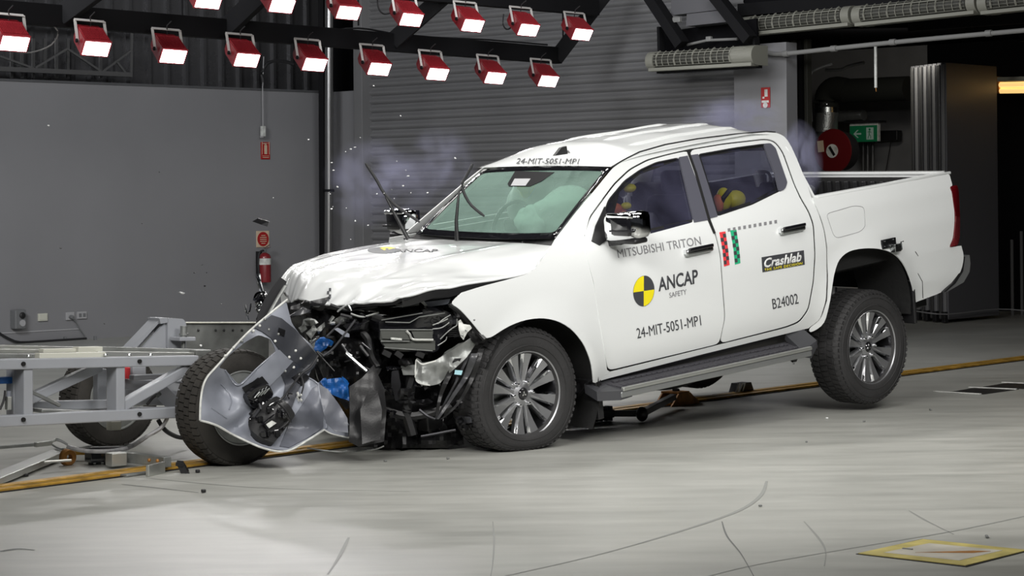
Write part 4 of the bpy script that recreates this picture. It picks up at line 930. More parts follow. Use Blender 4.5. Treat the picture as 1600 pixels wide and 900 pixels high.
# --- side step
P1, P2 = TR.on(966, 609, 1, -1.0), TR.on(1262, 547, 1, -1.0)
z1, z2 = -.085, -.13
b = MB().prism([(.62, -.83, -.045), (2.30, -.83, -.085), (2.42, -.84, -.09), (2.30, -1.0, z2 + .012), (.66, -1.0, z1 + .012)], (0, 0, -.03)); stp = b.out('side_step', 'step_tread', T_)
sb = MB()
for i in range(34):
    x = .70 + i * .047
    for j in range(2): 
        y = -.87 - j * .075; z = lerp_tab([.6, 2.35], [-.040, -.083], x) + (y + .83) * .22
        sb.box((x, y, z), .036, .055, .012, .003)
sb.out('tread_blocks', 'step_tread', stp)
MB().bar((.64, -1.002, -.080), (2.36, -1.002, -.123), .024, .022, bev=.005).out('chrome_edge', 'alu', stp)
MB().prism([(.50, -.83, -.035), (.76, -.85, -.045), (.72, -1.0, -.082), (.62, -1.005, -.085), (.50, -.93, -.075)], (0, .0, -.055)).out('front_end_cap', 'grey_trim', stp)
MB().bar((.62, -.985, -.110), (2.36, -.985, -.155), .05, .040, bev=.01).out('outer_tube', 'bumper_grey', stp)
MB().prism([(2.30, -.84, -.03), (2.46, -.86, -.02), (2.45, -.98, -.09), (2.36, -1.0, -.15), (2.28, -1.0, -.13)], (0, 0, -.04)).out('rear_end_cap', 'grey_trim', stp)
MB().bar((2.40, -.9, -.06), (2.40, -.80, -.22), .04, .05).out('step_bracket', 'black', stp)
far = MB().bar((.6, .95, -.10), (2.36, .95, -.14), .14, .05, bev=.01).out('side_step', 'step_tread', T_)
# rocker below the doors
sheet('rocker_panel', [(.50, -.02), (2.52, -.045), (2.52, -.12), (.50, -.12)], lambda x, z: Vector((x, -(.865 - (max(0, -.03 - z)) * 1.3), z)), 'black', T_, .06, .006)
# --- wheels
def on_floor(v):
    w_ = TR.m @ v
    if w_.z < .002: w_.z = .002 + .01 * max(-.2, w_.z)
    return TR.inv @ w_
def wheel(c, s, steer, Rr=.3875, wd=.265, detail=True, face=-1):
    """c: hub centre at mid tread, s: -1 near side, +1 far side"""
    mtx = Matrix.Translation(c) @ Matrix.Rotation(steer, 4, 'Z') @ Matrix.Rotation(-s * math.pi / 2, 4, 'X')   # local z points outboard
    N_ = 96; h = wd / 2
    prof = [(.232, -h * .80), (.250, -h * .93), (.300, -h * 1.0), (.345, -h * .97), (.370, -h * .86), (.379, -h * .74), (.381, 0), (.379, h * .74), (.370, h * .86), (.345, h * .97), (.300, h * 1.0), (.262, h * .96), (.250, h * .90), (.236, h * .80), (.228, h * .5), (.228, -h * .5)]
    k = Rr / .3875; prof = [(r * k if r > .24 else r * k, a) for r, a in prof]
    b = MB().lathe(prof, N_, mtx, True)
    for q in range(2):                                                        # raised ring lines on the sidewall
        b.lathe([(.330 - q * .052, h * .985), (.332 - q * .052, h * 1.012), (.336 - q * .052, h * .985)], N_, mtx, True)
    hub = TR.m @ Vector(c); sq = max(0, Rr - hub.z)
    def on_floor(v):
        w_ = TR.m @ v; d = w_ - hub; rr_ = d.length
        if sq > 0 and rr_ > 1e-4 and d.z < 0:
            k = min(1, max(0, (math.hypot(math.hypot(d.x, d.y) * .85, d.z) - .24) / .14)); dn = (-d.z / rr_) ** 5; w_.z += sq * k * dn
        if w_.z < .002: w_.z = .002
        return TR.inv @ w_
    t = b.xf(on_floor).out('tire', 'rubber', T_, True, 40)
    b = MB(); n = 60; rr = .3835 * k
    for row, (a0, a1, ph, ln, sl) in enumerate(((-.98, -.70, 0, .60, 0), (-.62, -.30, .5, .72, .5), (-.20, .20, .2, .80, -.5), (.30, .62, .7, .72, .5), (.70, .98, 0, .60, 0))):
        for i in range(n):
            t0 = (i + ph) * 2 * math.pi / n; w2 = ln * math.pi / n
            r0 = rr - (.012 if abs(a0) > .9 or abs(a1) > .9 else 0)
            vs_ = []
            for (aa, tt) in ((a0, -1), (a1, -1), (a1, 1), (a0, 1)):
                rtop = rr - (.016 if abs(aa) > .9 else .0)
                for rad in (rtop - .012, rtop + .0015):
                    ang = t0 + tt * w2 + sl * (aa - (a0 + a1) / 2) * .1
                    vs_.append(b.b.verts.new(mtx @ Vector((rad * math.cos(ang), rad * math.sin(ang), aa * h * (1 if abs(aa) < .9 else .93)))))
            v = vs_
            for f in ((1, 3, 5, 7), (0, 2, 3, 1), (2, 4, 5, 3), (4, 6, 7, 5), (6, 0, 1, 7)): b.b.faces.new([v[x] for x in f])
    if detail:                                                                # shoulder lugs running down the sidewall
        for i in range(n):
            t0 = i * 2 * math.pi / n
            m2 = mtx @ Matrix.Rotation(t0, 4, 'Z'); b.box((0, 0, 0), .001, .001, .001) if False else None
            b.quadbox(m2 @ Matrix.Translation((.357 * k, 0, h * .915)) @ Matrix.Rotation(R(-62), 4, 'Y'), .020, .019, .005)
    b.xf(on_floor).out('tread', 'rubber', t)
    # rim
    b = MB().lathe([(.238, -h * .8), (.245, -h * .86), (.246, h * .74), (.250, h * .84), (.246, h * .87), (.238, h * .80), (.226, h * .55), (.222, -h * .3), (.222, -h * .8)], 72, mtx, True)
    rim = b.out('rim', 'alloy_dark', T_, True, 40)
    MB().lathe([(.243, h * .84), (.2505, h * .87), (.2475, h * .90), (.241, h * .86)], 72, mtx, True).out('rim_lip', 'alloy', rim, True)
    MB().lathe([(0, -.03), (.15, -.03), (.15, -.01), (0, -.01)], 40, mtx).out('brake_disc', 'steel_raw', rim, True)
    b = MB(); b2 = MB(); b3 = MB(); zo = h * .72
    for i in range(12):
        a = (i // 2) * math.pi / 3 + (R(12.6) if i % 2 else R(-12.6)) + R(90)
        m2 = mtx @ Matrix.Rotation(a, 4, 'Z')
        top_ = [(.045, -.014), (.12, -.019), (.175, -.026), (.236, -.037), (.238, 0), (.236, .037), (.175, .026), (.12, .019), (.045, .014)]
        zt = lambda r: zo - .022 * math.sin(min(1, max(0, (.238 - r) / .19)) * math.pi * .5) 
        A = [b.b.verts.new(m2 @ Vector((x, y * .80, zt(x)))) for x, y in top_]; B_ = [b.b.verts.new(m2 @ Vector((x, y * 1.12, zt(x) - .018))) for x, y in top_]; D_ = [b.b.verts.new(m2 @ Vector((x, y * 1.0, zt(x) - .05))) for x, y in top_]
        b.b.faces.new(A); nn = len(A)
        for p, q in ((A, B_), (B_, D_)):
            for j in range(nn): b.b.faces.new((p[j], q[j], q[(j + 1) % nn], p[(j + 1) % nn]))
        # polished chamfer along one flank
        b2.grid([[m2 @ Vector((x, y * .80 , zt(x) + .0008)) for x, y in ((.10, .018), (.175, .026), (.236, .036))], [m2 @ Vector((x, y * 1.10, zt(x) - .014)) for x, y in ((.10, .019), (.175, .027), (.236, .037))]])
        b2.grid([[m2 @ Vector((x, -y * .80, zt(x) + .0008)) for x, y in ((.19, .028), (.236, .036))], [m2 @ Vector((x, -y * 1.10, zt(x) - .014)) for x, y in ((.19, .029), (.236, .037))]])
    b.out('spokes', 'alloy', rim, False)
    b2.out('spoke_edges', 'chrome', rim, False)
    MB().lathe([(0, zo - .028), (.030, zo - .026), (.036, zo - .012), (.060, zo - .020), (.082, zo - .030), (.082, zo - .06), (0, zo - .06)], 40, mtx).out('hub', 'alloy', rim, True, 50)
    MB().lathe([(0, zo - .006), (.026, zo - .007), (.031, zo - .012), (.031, zo - .03), (0, zo - .03)], 28, mtx).out('centre_cap', 'black_gloss', rim, True, 40)
    b = MB()
    for i in range(3):
        m2 = mtx @ Matrix.Rotation(i * 2 * math.pi / 3 + R(90), 4, 'Z')
        b.prism([m2 @ Vector(p) for p in ((.001, 0, zo - .005), (.009, .0055, zo - .005), (.019, 0, zo - .005), (.009, -.0055, zo - .005))], m2.to_3x3() @ Vector((0, 0, .002)))
    b.out('emblem', 'chrome', rim)
    for i in range(6):
        m2 = mtx @ Matrix.Rotation(i * math.pi / 3 + R(60), 4, 'Z')
        MB().lathe([(0, zo + .010), (.007, zo + .008), (.0105, zo), (.0105, zo - .04), (0, zo - .04)], 10, m2 @ Matrix.Translation((.070, 0, -.008))).out('lug_nut', 'chrome', rim, True, 50)
    return t
yw = -.885 + .12
wheel(Vector((.0, yw, 0)), -1, -.058)
wheel(Vector((3.13, yw, -.254)), -1, 0)
wheel(Vector((3.13, -yw, -.254)), 1, 0, detail=False)
wheel(Vector((.05, -yw, 0.02)), 1, -.12, detail=False)
# --- arch liners, flaps, underbody
def arch(cx, cz, rr, s, a0, a1, name='arch_liner'):
    rows = []
    for k in range(19):
        a = R(a0 + (a1 - a0) * k / 18); rows.append([Vector((cx + rr * math.cos(a), s * y, cz + rr * math.sin(a))) for y in (.895, .80, .60, .45)])
    MB().grid(rows).out(name, 'liner', T_, True, 60)
for s in (-1, 1):
    arch(3.1, .0, .46, s, -12, 190); arch(.1, -.03, .46, s, -35, 150)
    MB().box((3.60, s * .78, -.02), .025, .24, .30, .008).out('mud_flap', 'black', T_)
    MB().box((.57, s * .77, -.135), .05, .22, .24, .008).out('mud_flap', 'black', T_)
    MB().box((1.9, s * .46, -.10), 4.7, .09, .13, .01).out('chassis_rail', 'black', T_)
    MB().bar((2.55, s * .55, -.18), (3.13, s * .55, -.22), .06, .03).bar((3.13, s * .55, -.22), (3.85, s * .55, -.06), .06, .03).out('leaf_spring', 'black', T_)
    MB().tube([(3.25, s * .48, .12), (3.18, s * .5, -.2)], .03, 10).out('damper', 'black', T_, True)
MB().tube([(3.13, -.74, -.254), (3.13, .74, -.254)], .045, 14).out('rear_axle', 'black', T_, True)
MB().ball((3.13, 0, -.254), .14, .15, .14).out('differential', 'black', T_, True)
MB().tube([(0, -.72, -.02), (0, .72, 0)], .03, 10).out('drive_shaft', 'black', T_, True)
MB().ball((1.75, -.35, -.20), .36, .16, .12).out('fuel_tank', 'black', T_, True)
MB().tube(spline([(.6, .3, -.15), (1.6, .35, -.18), (2.6, .4, -.15), (3.9, .55, -.08)], 14), .035, 10).out('exhaust_pipe', 'steel_raw', T_, True)
MB().box((1.55, 0, -.07), 2.1, 1.5, .05).out('floor_pan', 'black', T_)
MB().box((.62, 0, .25), .04, 1.62, .66).out('firewall', 'black', T_)
# --- bed
MB().box((3.4, 0, .28), 1.46, 1.5, .03).out('bed_floor', 'liner', T_)
for s in (-1, 1):
    MB().box((3.40, s * .80, .55), 1.46, .03, .52).out('bed_liner', 'liner', T_)
    MB().bar((2.69, s * .845, .808), (4.14, s * .845, .806), .06, .022, bev=.008).out('bed_rail_cap', 'white', T_, True)
MB().box((2.72, 0, .53), .03, 1.6, .52).out('bed_liner', 'liner', T_)
tg = MB().box((4.13, 0, .525), .06, 1.60, .57, .015).out('tailgate', 'white', T_)
MB().box((4.092, 0, .53), .02, 1.5, .50).out('tailgate_liner', 'liner', tg)
b = MB()
for k in range(19): b.box((4.075, -.72 + .08 * k, .52), .03, .035, .47, .006)
b.out('liner_ribs', 'black', tg)
MB().lathe([(.0, 0), (.03, 0), (.03, .03), (0, .03)], 14, Matrix.Translation((4.07, .33, .70)) @ Matrix.Rotation(-math.pi / 2, 4, 'Y')).out('tie_down', 'steel_raw', tg, True)
MB().bar((4.13, -.80, .808), (4.13, .80, .808), .08, .020, bev=.006).out('tailgate_cap', 'white', tg, True)
# tail light, rear bumper
tl = sheet('tail_light', rnd([(1484.5, 291), (1497, 289), (1501.5, 298), (1505.5, 340), (1504.5, 372), (1499, 383), (1484, 386.5), (1490, 372), (1493.5, 340), (1488, 300)], 3, 2), lambda x, y: side(x, y, .006, True) + Vector((0, .03 * max(0, (x - 1494) / 12), 0)), 'red_lens', T_, 5, .03)
sheet('lens_lower', [(1494, 338), (1505, 339), (1504, 371), (1498.5, 382), (1486, 385.5), (1491, 372)], lambda x, y: side(x, y, .010, True) + Vector((0, .03 * max(0, (x - 1494) / 12), 0)), 'red_lens_pale', tl, 5, .003)
bp_ = [TR.on(px, py, 1, -.885) for px, py in ((1504.5, 402), (1517, 397.5), (1518.5, 411), (1517, 424), (1508, 440), (1477, 456.5), (1474, 455.5), (1490, 441), (1501, 424))]
b = MB(); n = 16
rows = []
for k in range(n + 1):
    y = -.895 + 1.79 * k / n; e = max(0, abs(y) - .72) / .175
    rows.append([Vector((p.x - (.03 * e * e if p.x > 4.1 else 0), y, p.z)) for p in bp_ + [bp_[0]]])
MB().grid(rows).prism([r for r in rows[0][:-1]], (0, .002, 0)).out('rear_bumper', 'bumper_grey', T_, True, 40)
MB().prism([TR.on(px, py, 1, -.90) for px, py in ((1503.5, 402), (1508, 401), (1505, 424), (1493, 443), (1478, 456), (1474, 456.5), (1489, 442), (1500, 424))], (0, .02, 0)).out('bumper_trim', 'black', T_)
MB().box((4.13, 0, .10), .16, 1.5, .26, .02).out('bumper_core', 'black', T_)
# reader bracket stuck on the rear arch
P = Sf(.012, True)(1386, 380)
bk1 = MB().box(P, .145, .018, .062, .004, Matrix.Rotation(R(0), 3, 'Y')).out('sensor_bracket', 'alloy_dark', T_)
P2 = Sf(.03, True)(1397, 387); MB().box(P2, .065, .045, .055, .004).out('sensor_block', 'dull_chrome', bk1)
b = MB()
for dx, dz in ((-.05, .018), (-.05, -.016), (0, -.018), (.045, .018)): b.lathe([(0, 0), (.006, 0), (.006, .006), (0, .006)], 8, Matrix.Translation(P + Vector((dx, -.009, dz))) @ Matrix.Rotation(math.pi / 2, 4, 'X'))
b.out('screws', 'dull_chrome', bk1)
MB().tube([Sf(.04, True)(*p) for p in ((1402, 390), (1407, 390), (1407, 378), (1411, 377))], .005, 6).out('wire_hook', 'dull_chrome', bk1)
# --- cabin
MB().box((1.55, 0, .18), 1.95, 1.62, .04).out('cabin_floor', 'cloth', T_)
MB().grid([[Vector((x, y, roofz(x, y) - .03)) for y in (-.55, -.3, 0, .3, .55)] for x in (1.14, 1.5, 2.0, 2.6)]).out('headliner', 'cloth', T_, True)
b = MB(); b.prism([(.56, -.80, .79), (.95, -.80, .80), (1.02, -.80, .70), (1.0, -.80, .40), (.66, -.80, .40)], (0, 1.60, 0)); b.out('dashboard', 'cloth', T_)
for s in (-1, 1):
    b = MB().box((1.50, s * .38, .28), .50, .48, .16, .05); b.out('seat_cushion', 'cloth', T_, True, 60)
    MB().box((1.82, s * .38, .62), .13, .48, .62, .05, Matrix.Rotation(R(14), 3, 'Y')).out('seat_back', 'cloth', T_, True, 60)
    MB().box((1.91, s * .38, 1.00), .09, .26, .15, .03).out('head_rest', 'cloth', T_, True, 60)
MB().box((2.32, 0, .28), .44, 1.4, .16, .05).out('rear_seat_cushion', 'cloth', T_, True, 60)
MB().box((2.57, 0, .62), .10, 1.4, .60, .04, Matrix.Rotation(R(8), 3, 'Y')).out('rear_seat_back', 'cloth', T_, True, 60)
m2 = Matrix.Translation((1.12, .38, .80)) @ Matrix.Rotation(R(-66), 4, 'Y')
sw = MB().lathe([(.17 + .014 * math.cos(a), .014 * math.sin(a)) for a in [k * math.pi / 4 for k in range(8)]], 32, m2, True).out('steering_wheel', 'black', T_, True)
MB().box((1.12, .38, .80), .04, .12, .10, .02).out('wheel_hub', 'black', sw)
# child restraint rim seen as a pale loop through the rear door glass
P = TR.on(1188, 287, 1, -.50)
cs = MB().tube(spline([P + Vector((.05, 0, .07)), P + Vector((-.03, 0, .08)), P + Vector((.09, 0, .06)), P + Vector((.11, 0, -.05)), P + Vector((.04, 0, -.10))], 16), .010, 8).out('belt_loop', 'white_flat', T_, True)
MB().prism([P + Vector((-.04, .01, .06)), P + Vector((.05, .01, .06)), P + Vector((.06, .01, -.02)), P + Vector((-.02, .01, -.02))], (0, .012, 0)).out('label_panel', 'white_flat', cs)
# passenger airbag
def blob(name, c, r, m, seed, amp=.18, sub=4, sq=(1, 1, 1)):
    b = bmesh.new(); bmesh.ops.create_icosphere(b, subdivisions=sub, radius=1)
    for v in b.verts:
        n1 = v.co.copy(); d = 1 + amp * noise.noise(n1 * 1.3 + Vector((seed, 0, 0))) + amp * .22 * noise.noise(n1 * 5 + Vector((0, seed, 0)))
        v.co = Vector((n1.x * r[0], n1.y * r[1], n1.z * r[2])) * d + Vector(c)
    me = bpy.data.meshes.new(name); b.to_mesh(me); b.free(); return link(name, me, m, T_, True, 80)
P = TR.on(880, 330, 1, -.30)
blob('passenger_airbag', P + Vector((.075, 0.0, -.035)), (.20, .29, .175), 'airbag', 3.1, .22)
P = TR.on(838, 345, 1, -.12); blob('passenger_airbag', P, (.12, .13, .11), 'airbag', 1.7, .3)
P = TR.on(760, 330, 1, .40); blob('driver_airbag', P + Vector((.45, .0, 0)), (.14, .26, .2), 'airbag', 7.7, .15)
# ================================================================ the wrecked front of the truck
def fp(Y, gx=0, gy=0, x0=600, y0=580, nz=0, sc_=.03, seed=0):
    """a surface at world depth Y (tilted by gx, gy per pixel) carrying relief nz"""
    def f(px, py):
        d = Y + gx * (px - x0) + gy * (py - y0)
        if nz: d += nz * noise.noise(Vector((px * sc_, py * sc_, seed)))
        return TR.dep(px, py, d)
    return f
bay = [(447, 472), (480, 474), (512, 476), (600, 474), (660, 462), (705, 452), (745, 446), (757, 530), (740, 600), (722, 688), (690, 700), (640, 702), (560, 698), (540, 670), (520, 640), (500, 600), (482, 545), (452, 505)]
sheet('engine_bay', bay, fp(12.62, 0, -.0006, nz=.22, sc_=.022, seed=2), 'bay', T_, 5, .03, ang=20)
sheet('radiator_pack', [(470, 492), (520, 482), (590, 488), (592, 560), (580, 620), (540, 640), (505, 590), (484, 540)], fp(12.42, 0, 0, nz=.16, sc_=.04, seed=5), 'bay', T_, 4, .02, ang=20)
# torn bumper skin, inside face towards us
bump_o = rnd([(447, 470), (423, 490), (384, 524), (357, 552), (340, 572), (321, 595), (314, 622), (313, 657), (338, 664), (368, 681), (392, 692), (414, 700), (449, 704), (482, 687), (506, 672), (519, 678), (545, 685), (543, 664), (531, 642), (510, 618), (498, 598), (481, 590), (490, 566), (497, 556), (486, 538), (468, 522), (456, 505)], 4, 2)
hole_ = rnd([(341, 575), (352, 577), (372, 602), (402, 575), (432, 549), (423, 530), (404, 523), (384, 534), (358, 555)], 5, 3)
def bumpf(px, py):
    Y = 11.50 + .0022 * (px - 315) + .0009 * (620 - py)
    Y += .09 * math.exp(-(((px - 352) / 26) ** 2 + ((py - 615) / 30) ** 2)) + .05 * noise.noise(Vector((px * .02, py * .02, 3)))
    t = (px * .66 + py * .75); Y += .05 * math.exp(-((t - 745) / 12) ** 2) - .03 * math.exp(-((px - 500) / 14) ** 2) * (1 if py > 590 else 0)
    Y -= .06 * max(0, (py - 668) / 30)
    return TR.dep(px, py, Y)
bmp = sheet('front_bumper', bump_o, bumpf, 'silver_plastic', T_, 4, .006, [hole_], ang=45)
def along(fn, pts, r, name, m, parent, n=30, lift=0.0, seg=6):
    P = spline([Vector((p[0], p[1], 0)) for p in pts], n); c0 = TR.c
    Q = []
    for p in P:
        q = fn(p.x, p.y); Q.append(q + (c0 - q).normalized() * lift)
    return MB().tube(Q, r, seg).out(name, m, parent, True)
along(bumpf, [(449, 468), (423, 489), (384, 523), (340, 571), (321, 594), (314, 622), (312.5, 657)], .006, 'edge_flange', 'grime_white', bmp)
along(bumpf, [(313, 657), (338, 664.5), (368, 681), (414, 701), (449, 704.5), (482, 687), (506, 672)], .006, 'edge_flange', 'grime_white', bmp)
along(bumpf, [(506, 671), (519, 678), (546, 684)], .004, 'edge_flange', 'grime_white', bmp)
along(bumpf, [(432, 549), (402, 575), (372, 602), (352, 578)], .004, 'edge_flange', 'silver_plastic', bmp, lift=.004)
along(bumpf, [(330, 637), (342, 645), (354, 653)], .005, 'stiffening_rib', 'silver_plastic', bmp, lift=.002)
along(bumpf, [(497, 598), (500, 620), (506, 645), (510, 670)], .007, 'stiffening_rib', 'silver_plastic', bmp, lift=.002)
along(bumpf, [(482, 590), (497, 600), (520, 630), (545, 664)], .004, 'stiffening_rib', 'silver_plastic', bmp, lift=.004)
def lifted(fn, l):
    def f(px, py):
        q = fn(px, py); return q + (TR.c - q).normalized() * l
    return f
sheet('inner_grille_frame', [(424, 492), (440, 497), (462, 515), (482, 538), (497, 556), (476, 575), (452, 560), (436, 545), (424, 528), (410, 518), (398, 512)], lifted(bumpf, .012), 'bumper_dark', T_, 5, .008, ang=25)
sheet('mounting_strip', [(432, 549), (448, 540), (466, 556), (440, 585), (412, 612), (390, 628), (380, 612), (402, 578)], lifted(bumpf, .008), 'silver_plastic', bmp, 6, .006, ang=25)
for i, (px, py) in enumerate(((414, 499), (406, 509), (396, 517), (378, 533), (365, 543), (352, 556), (435, 522), (430, 533), (452, 558), (446, 580), (462, 548), (470, 560), (420, 515), (459, 574), (468, 586))):
    q = lifted(bumpf, .014)(px, py); MB().ball(q, .008, .008, .008, 8).out('clip', 'grime_white' if i % 3 else 'steel_raw', bmp, True)
# black modules hanging in the bumper skin
def module(name, poly, l, m, th, parent=T_):
    return sheet(name, poly, lifted(bumpf, l), m, parent, 6, th, ang=20)
m1 = module('sensor_module', rnd([(386, 618), (400, 606), (420, 600), (428, 616), (418, 630), (402, 640), (392, 634)], 4, 2), .05, 'black_gloss', .05)
m3 = module('control_module', rnd([(388, 655), (398, 640), (432, 618), (452, 632), (462, 648), (446, 670), (428, 692), (406, 684), (388, 668)], 4, 2), .055, 'black', .05)
rs = random.Random(4)
for k in range(9):
    a = Vector((rs.uniform(396, 446), rs.uniform(636, 676))); dd = Vector((rs.uniform(-16, 16), rs.uniform(-14, 14)))
    q1, q2 = lifted(bumpf, .066)(a.x, a.y), lifted(bumpf, .066)(a.x + dd.x, a.y + dd.y)
    MB().bar(q1, q2, .012, .014, (0, 1, 0), .003).out('housing_rib', 'black_gloss' if k % 3 else 'grey_trim', m3)
for k in range(4):
    q1, q2 = lifted(bumpf, .062)(397 + 5 * k, 622 - 2 * k), lifted(bumpf, .062)(406 + 5 * k, 612 - 2 * k) ; MB().bar(q1, q2, .008, .008, (0, 1, 0), .002).out('cooling_rib', 'dull_chrome', m1)
sheet('white_label', [(414, 664), (425, 657), (432, 661), (421, 669)], lifted(bumpf, .075), 'grime_white', m3, 20, .002)
sheet('foam_tab', [(386, 618), (378, 606), (410, 588), (420, 600)], lifted(bumpf, .02), 'alloy_dark', bmp, 8, .006)
along(bumpf, [(497, 556), (484, 575), (470, 585), (450, 612), (436, 628), (428, 640)], .006, 'wiring', 'cable', T_, lift=.05)
along(bumpf, [(470, 585), (474, 600), (472, 612), (468, 622)], .005, 'wiring', 'cable', T_, lift=.04)
along(bumpf, [(430, 625), (446, 640), (452, 655), (440, 668), (422, 675)], .004, 'wiring', 'cable', T_, lift=.075)
q = lifted(bumpf, .02)(467, 621)
b = MB()
for a in range(5): b.bar(q, q + Vector((.0, .03 * math.cos(a * 1.26), .03 * math.sin(a * 1.26))), .008, .010)
b.out('star_clip', 'grime_white', bmp)
for pl in (((436, 512), (446, 516), (444, 526), (434, 522)), ((456, 590), (470, 580), (484, 588), (472, 602)), ((396, 596), (404, 590), (414, 598), (404, 606))):
    sheet('clip_pad', pl, lifted(bumpf, .018), 'alloy_dark', bmp, 6, .008)
sheet('inner_dark_panel', [(466, 556), (482, 540), (498, 556), (492, 572), (478, 586), (470, 600), (455, 640), (440, 628), (446, 600), (440, 585)], lifted(bumpf, .010), 'bumper_dark', bmp, 5, .005)  # darker panel on the inner face of the bumper
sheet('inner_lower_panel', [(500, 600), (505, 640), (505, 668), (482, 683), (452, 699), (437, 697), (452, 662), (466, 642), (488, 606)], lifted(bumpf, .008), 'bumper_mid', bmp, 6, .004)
along(bumpf, [(345, 600), (356, 612), (362, 626), (358, 640)], .003, 'stiffening_rib', 'silver_plastic', bmp, lift=.003)
for k in range(6):
    a = Vector((rs.uniform(392, 452), rs.uniform(610, 680))); along(bumpf, [a, (a.x + rs.uniform(-12, 12), a.y + rs.uniform(-14, 14)), (a.x + rs.uniform(-18, 18), a.y + rs.uniform(-18, 18))], .004, 'wiring', 'black_gloss', T_, 8, .08)
for k in range(8):
    q = lifted(bumpf, .07)(rs.uniform(398, 446), rs.uniform(634, 680)); MB().box(q, .03, .02, .03, .004, rs.uniform(0, 3)).out('connector', 'black_gloss' if k % 2 else 'alloy_dark', m3)
# silver wing of the bumper folded to the right
sheet('bumper_wing', [(498, 600), (512, 608), (530, 632), (543, 654), (544, 676), (524, 674), (510, 662), (503, 632)], fp(11.86, .001, -.001, nz=.03, seed=8), 'bumper_mid', T_, 5, .005, ang=25)
sheet('bumper_wing', [(546, 604), (566, 590), (584, 570), (600, 606), (604, 640), (600, 690), (560, 698), (545, 690), (547, 650)], fp(12.05, .0015, -.001, nz=.05, sc_=.03, seed=3), 'black', T_, 6, .006, ang=25)
sheet('bumper_wing', [(578, 606), (590, 612), (597, 640), (594, 686), (566, 694), (563, 640)], fp(11.98, .0015, -.001, nz=.02), 'black', T_, 6, .004, ang=25)
# tall black plate and chrome scraps at the left top
sheet('grille_plate', [(438, 433), (448, 440), (443, 455), (420, 485), (408, 505), (396, 517), (404, 490), (414, 466), (426, 448)], fp(12.55, .001, -.002, x0=430, y0=470), 'matte_black', T_, 6, .03)
along(fp(12.50, .001, -.002, x0=430, y0=470), [(446, 447), (436, 463), (424, 484), (417, 497)], .010, 'trim_bar', 'steel_raw', T_)
for pts, r in ((((404, 428), (405, 440), (408, 452), (412, 464)), .012), (((398, 470), (402, 460), (412, 458), (416, 466)), .014), (((383, 476), (385, 488), (388, 500)), .005), (((392, 474), (390, 486), (386, 492)), .005), (((400, 480), (405, 490), (402, 500)), .010)):
    along(fp(12.62), list(pts), r, 'torn_chrome_strip', 'chrome', T_, 10)
sheet('torn_chrome_piece', [(398, 472), (404, 462), (413, 460), (416, 470), (411, 484), (402, 486)], fp(12.6, nz=.06, sc_=.2), 'black_gloss', T_, 4, .01)
sheet('torn_chrome_piece', [(400, 478), (407, 470), (411, 476), (405, 486)], fp(12.55, nz=.06, sc_=.2), 'chrome', T_, 4, .006)
# edge strips below the hood
sheet('upper_shroud', [(434, 492), (456, 478), (486, 470), (513, 464), (518, 468), (506, 478), (486, 478), (480, 488), (452, 498)], fp(12.3, nz=.06, sc_=.06), 'black', T_, 5, .02, ang=20)
sheet('upper_shroud', [(452, 494), (474, 480), (484, 484), (482, 488), (470, 492)], fp(12.2, nz=.03, sc_=.06), 'grey_trim', T_, 5, .01, ang=20)
sheet('lamp_strip', [(592, 477), (620, 474), (655, 471), (690, 467), (716, 458), (722, 461), (703, 476), (660, 482), (600, 488)], fp(12.32, .0002, nz=.03, sc_=.05), 'alloy_dark', T_, 5, .03, ang=25)
sheet('lamp_strip', [(616, 476), (654, 471), (655, 477), (625, 481)], fp(12.28), 'steel_raw', T_, 6, .01)
sheet('lamp_strip', [(664, 472), (704, 467), (700, 475), (668, 480)], fp(12.27), 'silver_plastic', T_, 6, .01)
sheet('white_clip', [(656, 471), (662, 470), (668, 477), (664, 478.5)], fp(12.25), 'grime_white', T_, 6, .008)
along(fp(12.3), [(700, 476), (712, 466), (720, 460)], .006, 'chrome_edge', 'chrome', T_, 8)
# headlight unit
hl = sheet('headlight', rnd([(592, 503), (598, 497), (640, 490), (664, 486), (700, 486), (708, 494), (706, 512), (690, 530), (685, 548), (676, 551), (620, 549), (600, 543), (592, 530)], 4, 2), fp(12.12, .0008, nz=.015), 'black_gloss', T_, 8, .16, ang=30)
lf = lambda l: fp(12.12 - l, .0008)
sheet('lens', [(594, 515), (634, 516), (640, 532), (680, 532), (680, 547), (620, 547), (602, 542), (594, 530)], lf(.015), 'lens_clear', hl, 8, .01)
sheet('lens', [(594, 515), (634, 516), (641, 531), (597, 529)], lf(.028), 'lens_clear', hl, 8, .01)
sheet('lens', [(642, 515), (676, 515), (676, 529), (648, 529)], lf(.022), 'lens_clear', hl, 8, .01)
along(lf(.035), [(635, 517), (640, 522), (645, 530), (662, 531), (677, 531)], .007, 'light_guide', 'alu', hl)
for a, b_ in (((594, 515), (676, 515)), ((595, 533), (640, 533)), ((600, 543), (676, 548)), ((602, 503), (640, 504)), ((640, 504), (655, 495)), ((655, 495), (695, 489)), ((596, 500), (660, 489))):
    MB().bar(lf(.03)(*a), lf(.03)(*b_), .008, .005).out('moulding_line', 'steel_raw', hl)
for k in range(7): 
    q = lf(.04)(612 + 2.4 * k, 529 + .2 * k); MB().box(q, .008, .012, .012, .002).out('led_dot', 'grime_white', hl)
q = lf(.0)(672, 520); MB().ball(q, .02, .02, .02, 12).out('bulb_cover', 'lens_clear', hl, True)
for pts in (((676, 514), (690, 512), (702, 504)), ((684, 506), (694, 498), (704, 492)), ((688, 530), (698, 520), (708, 512), (714, 508), (714, 498)), ((684, 540), (696, 532), (698, 526)), ((676, 508), (692, 502), (700, 498))):
    along(fp(12.10), list(pts), .0035, 'chrome_edge', 'steel_raw', hl, 10)
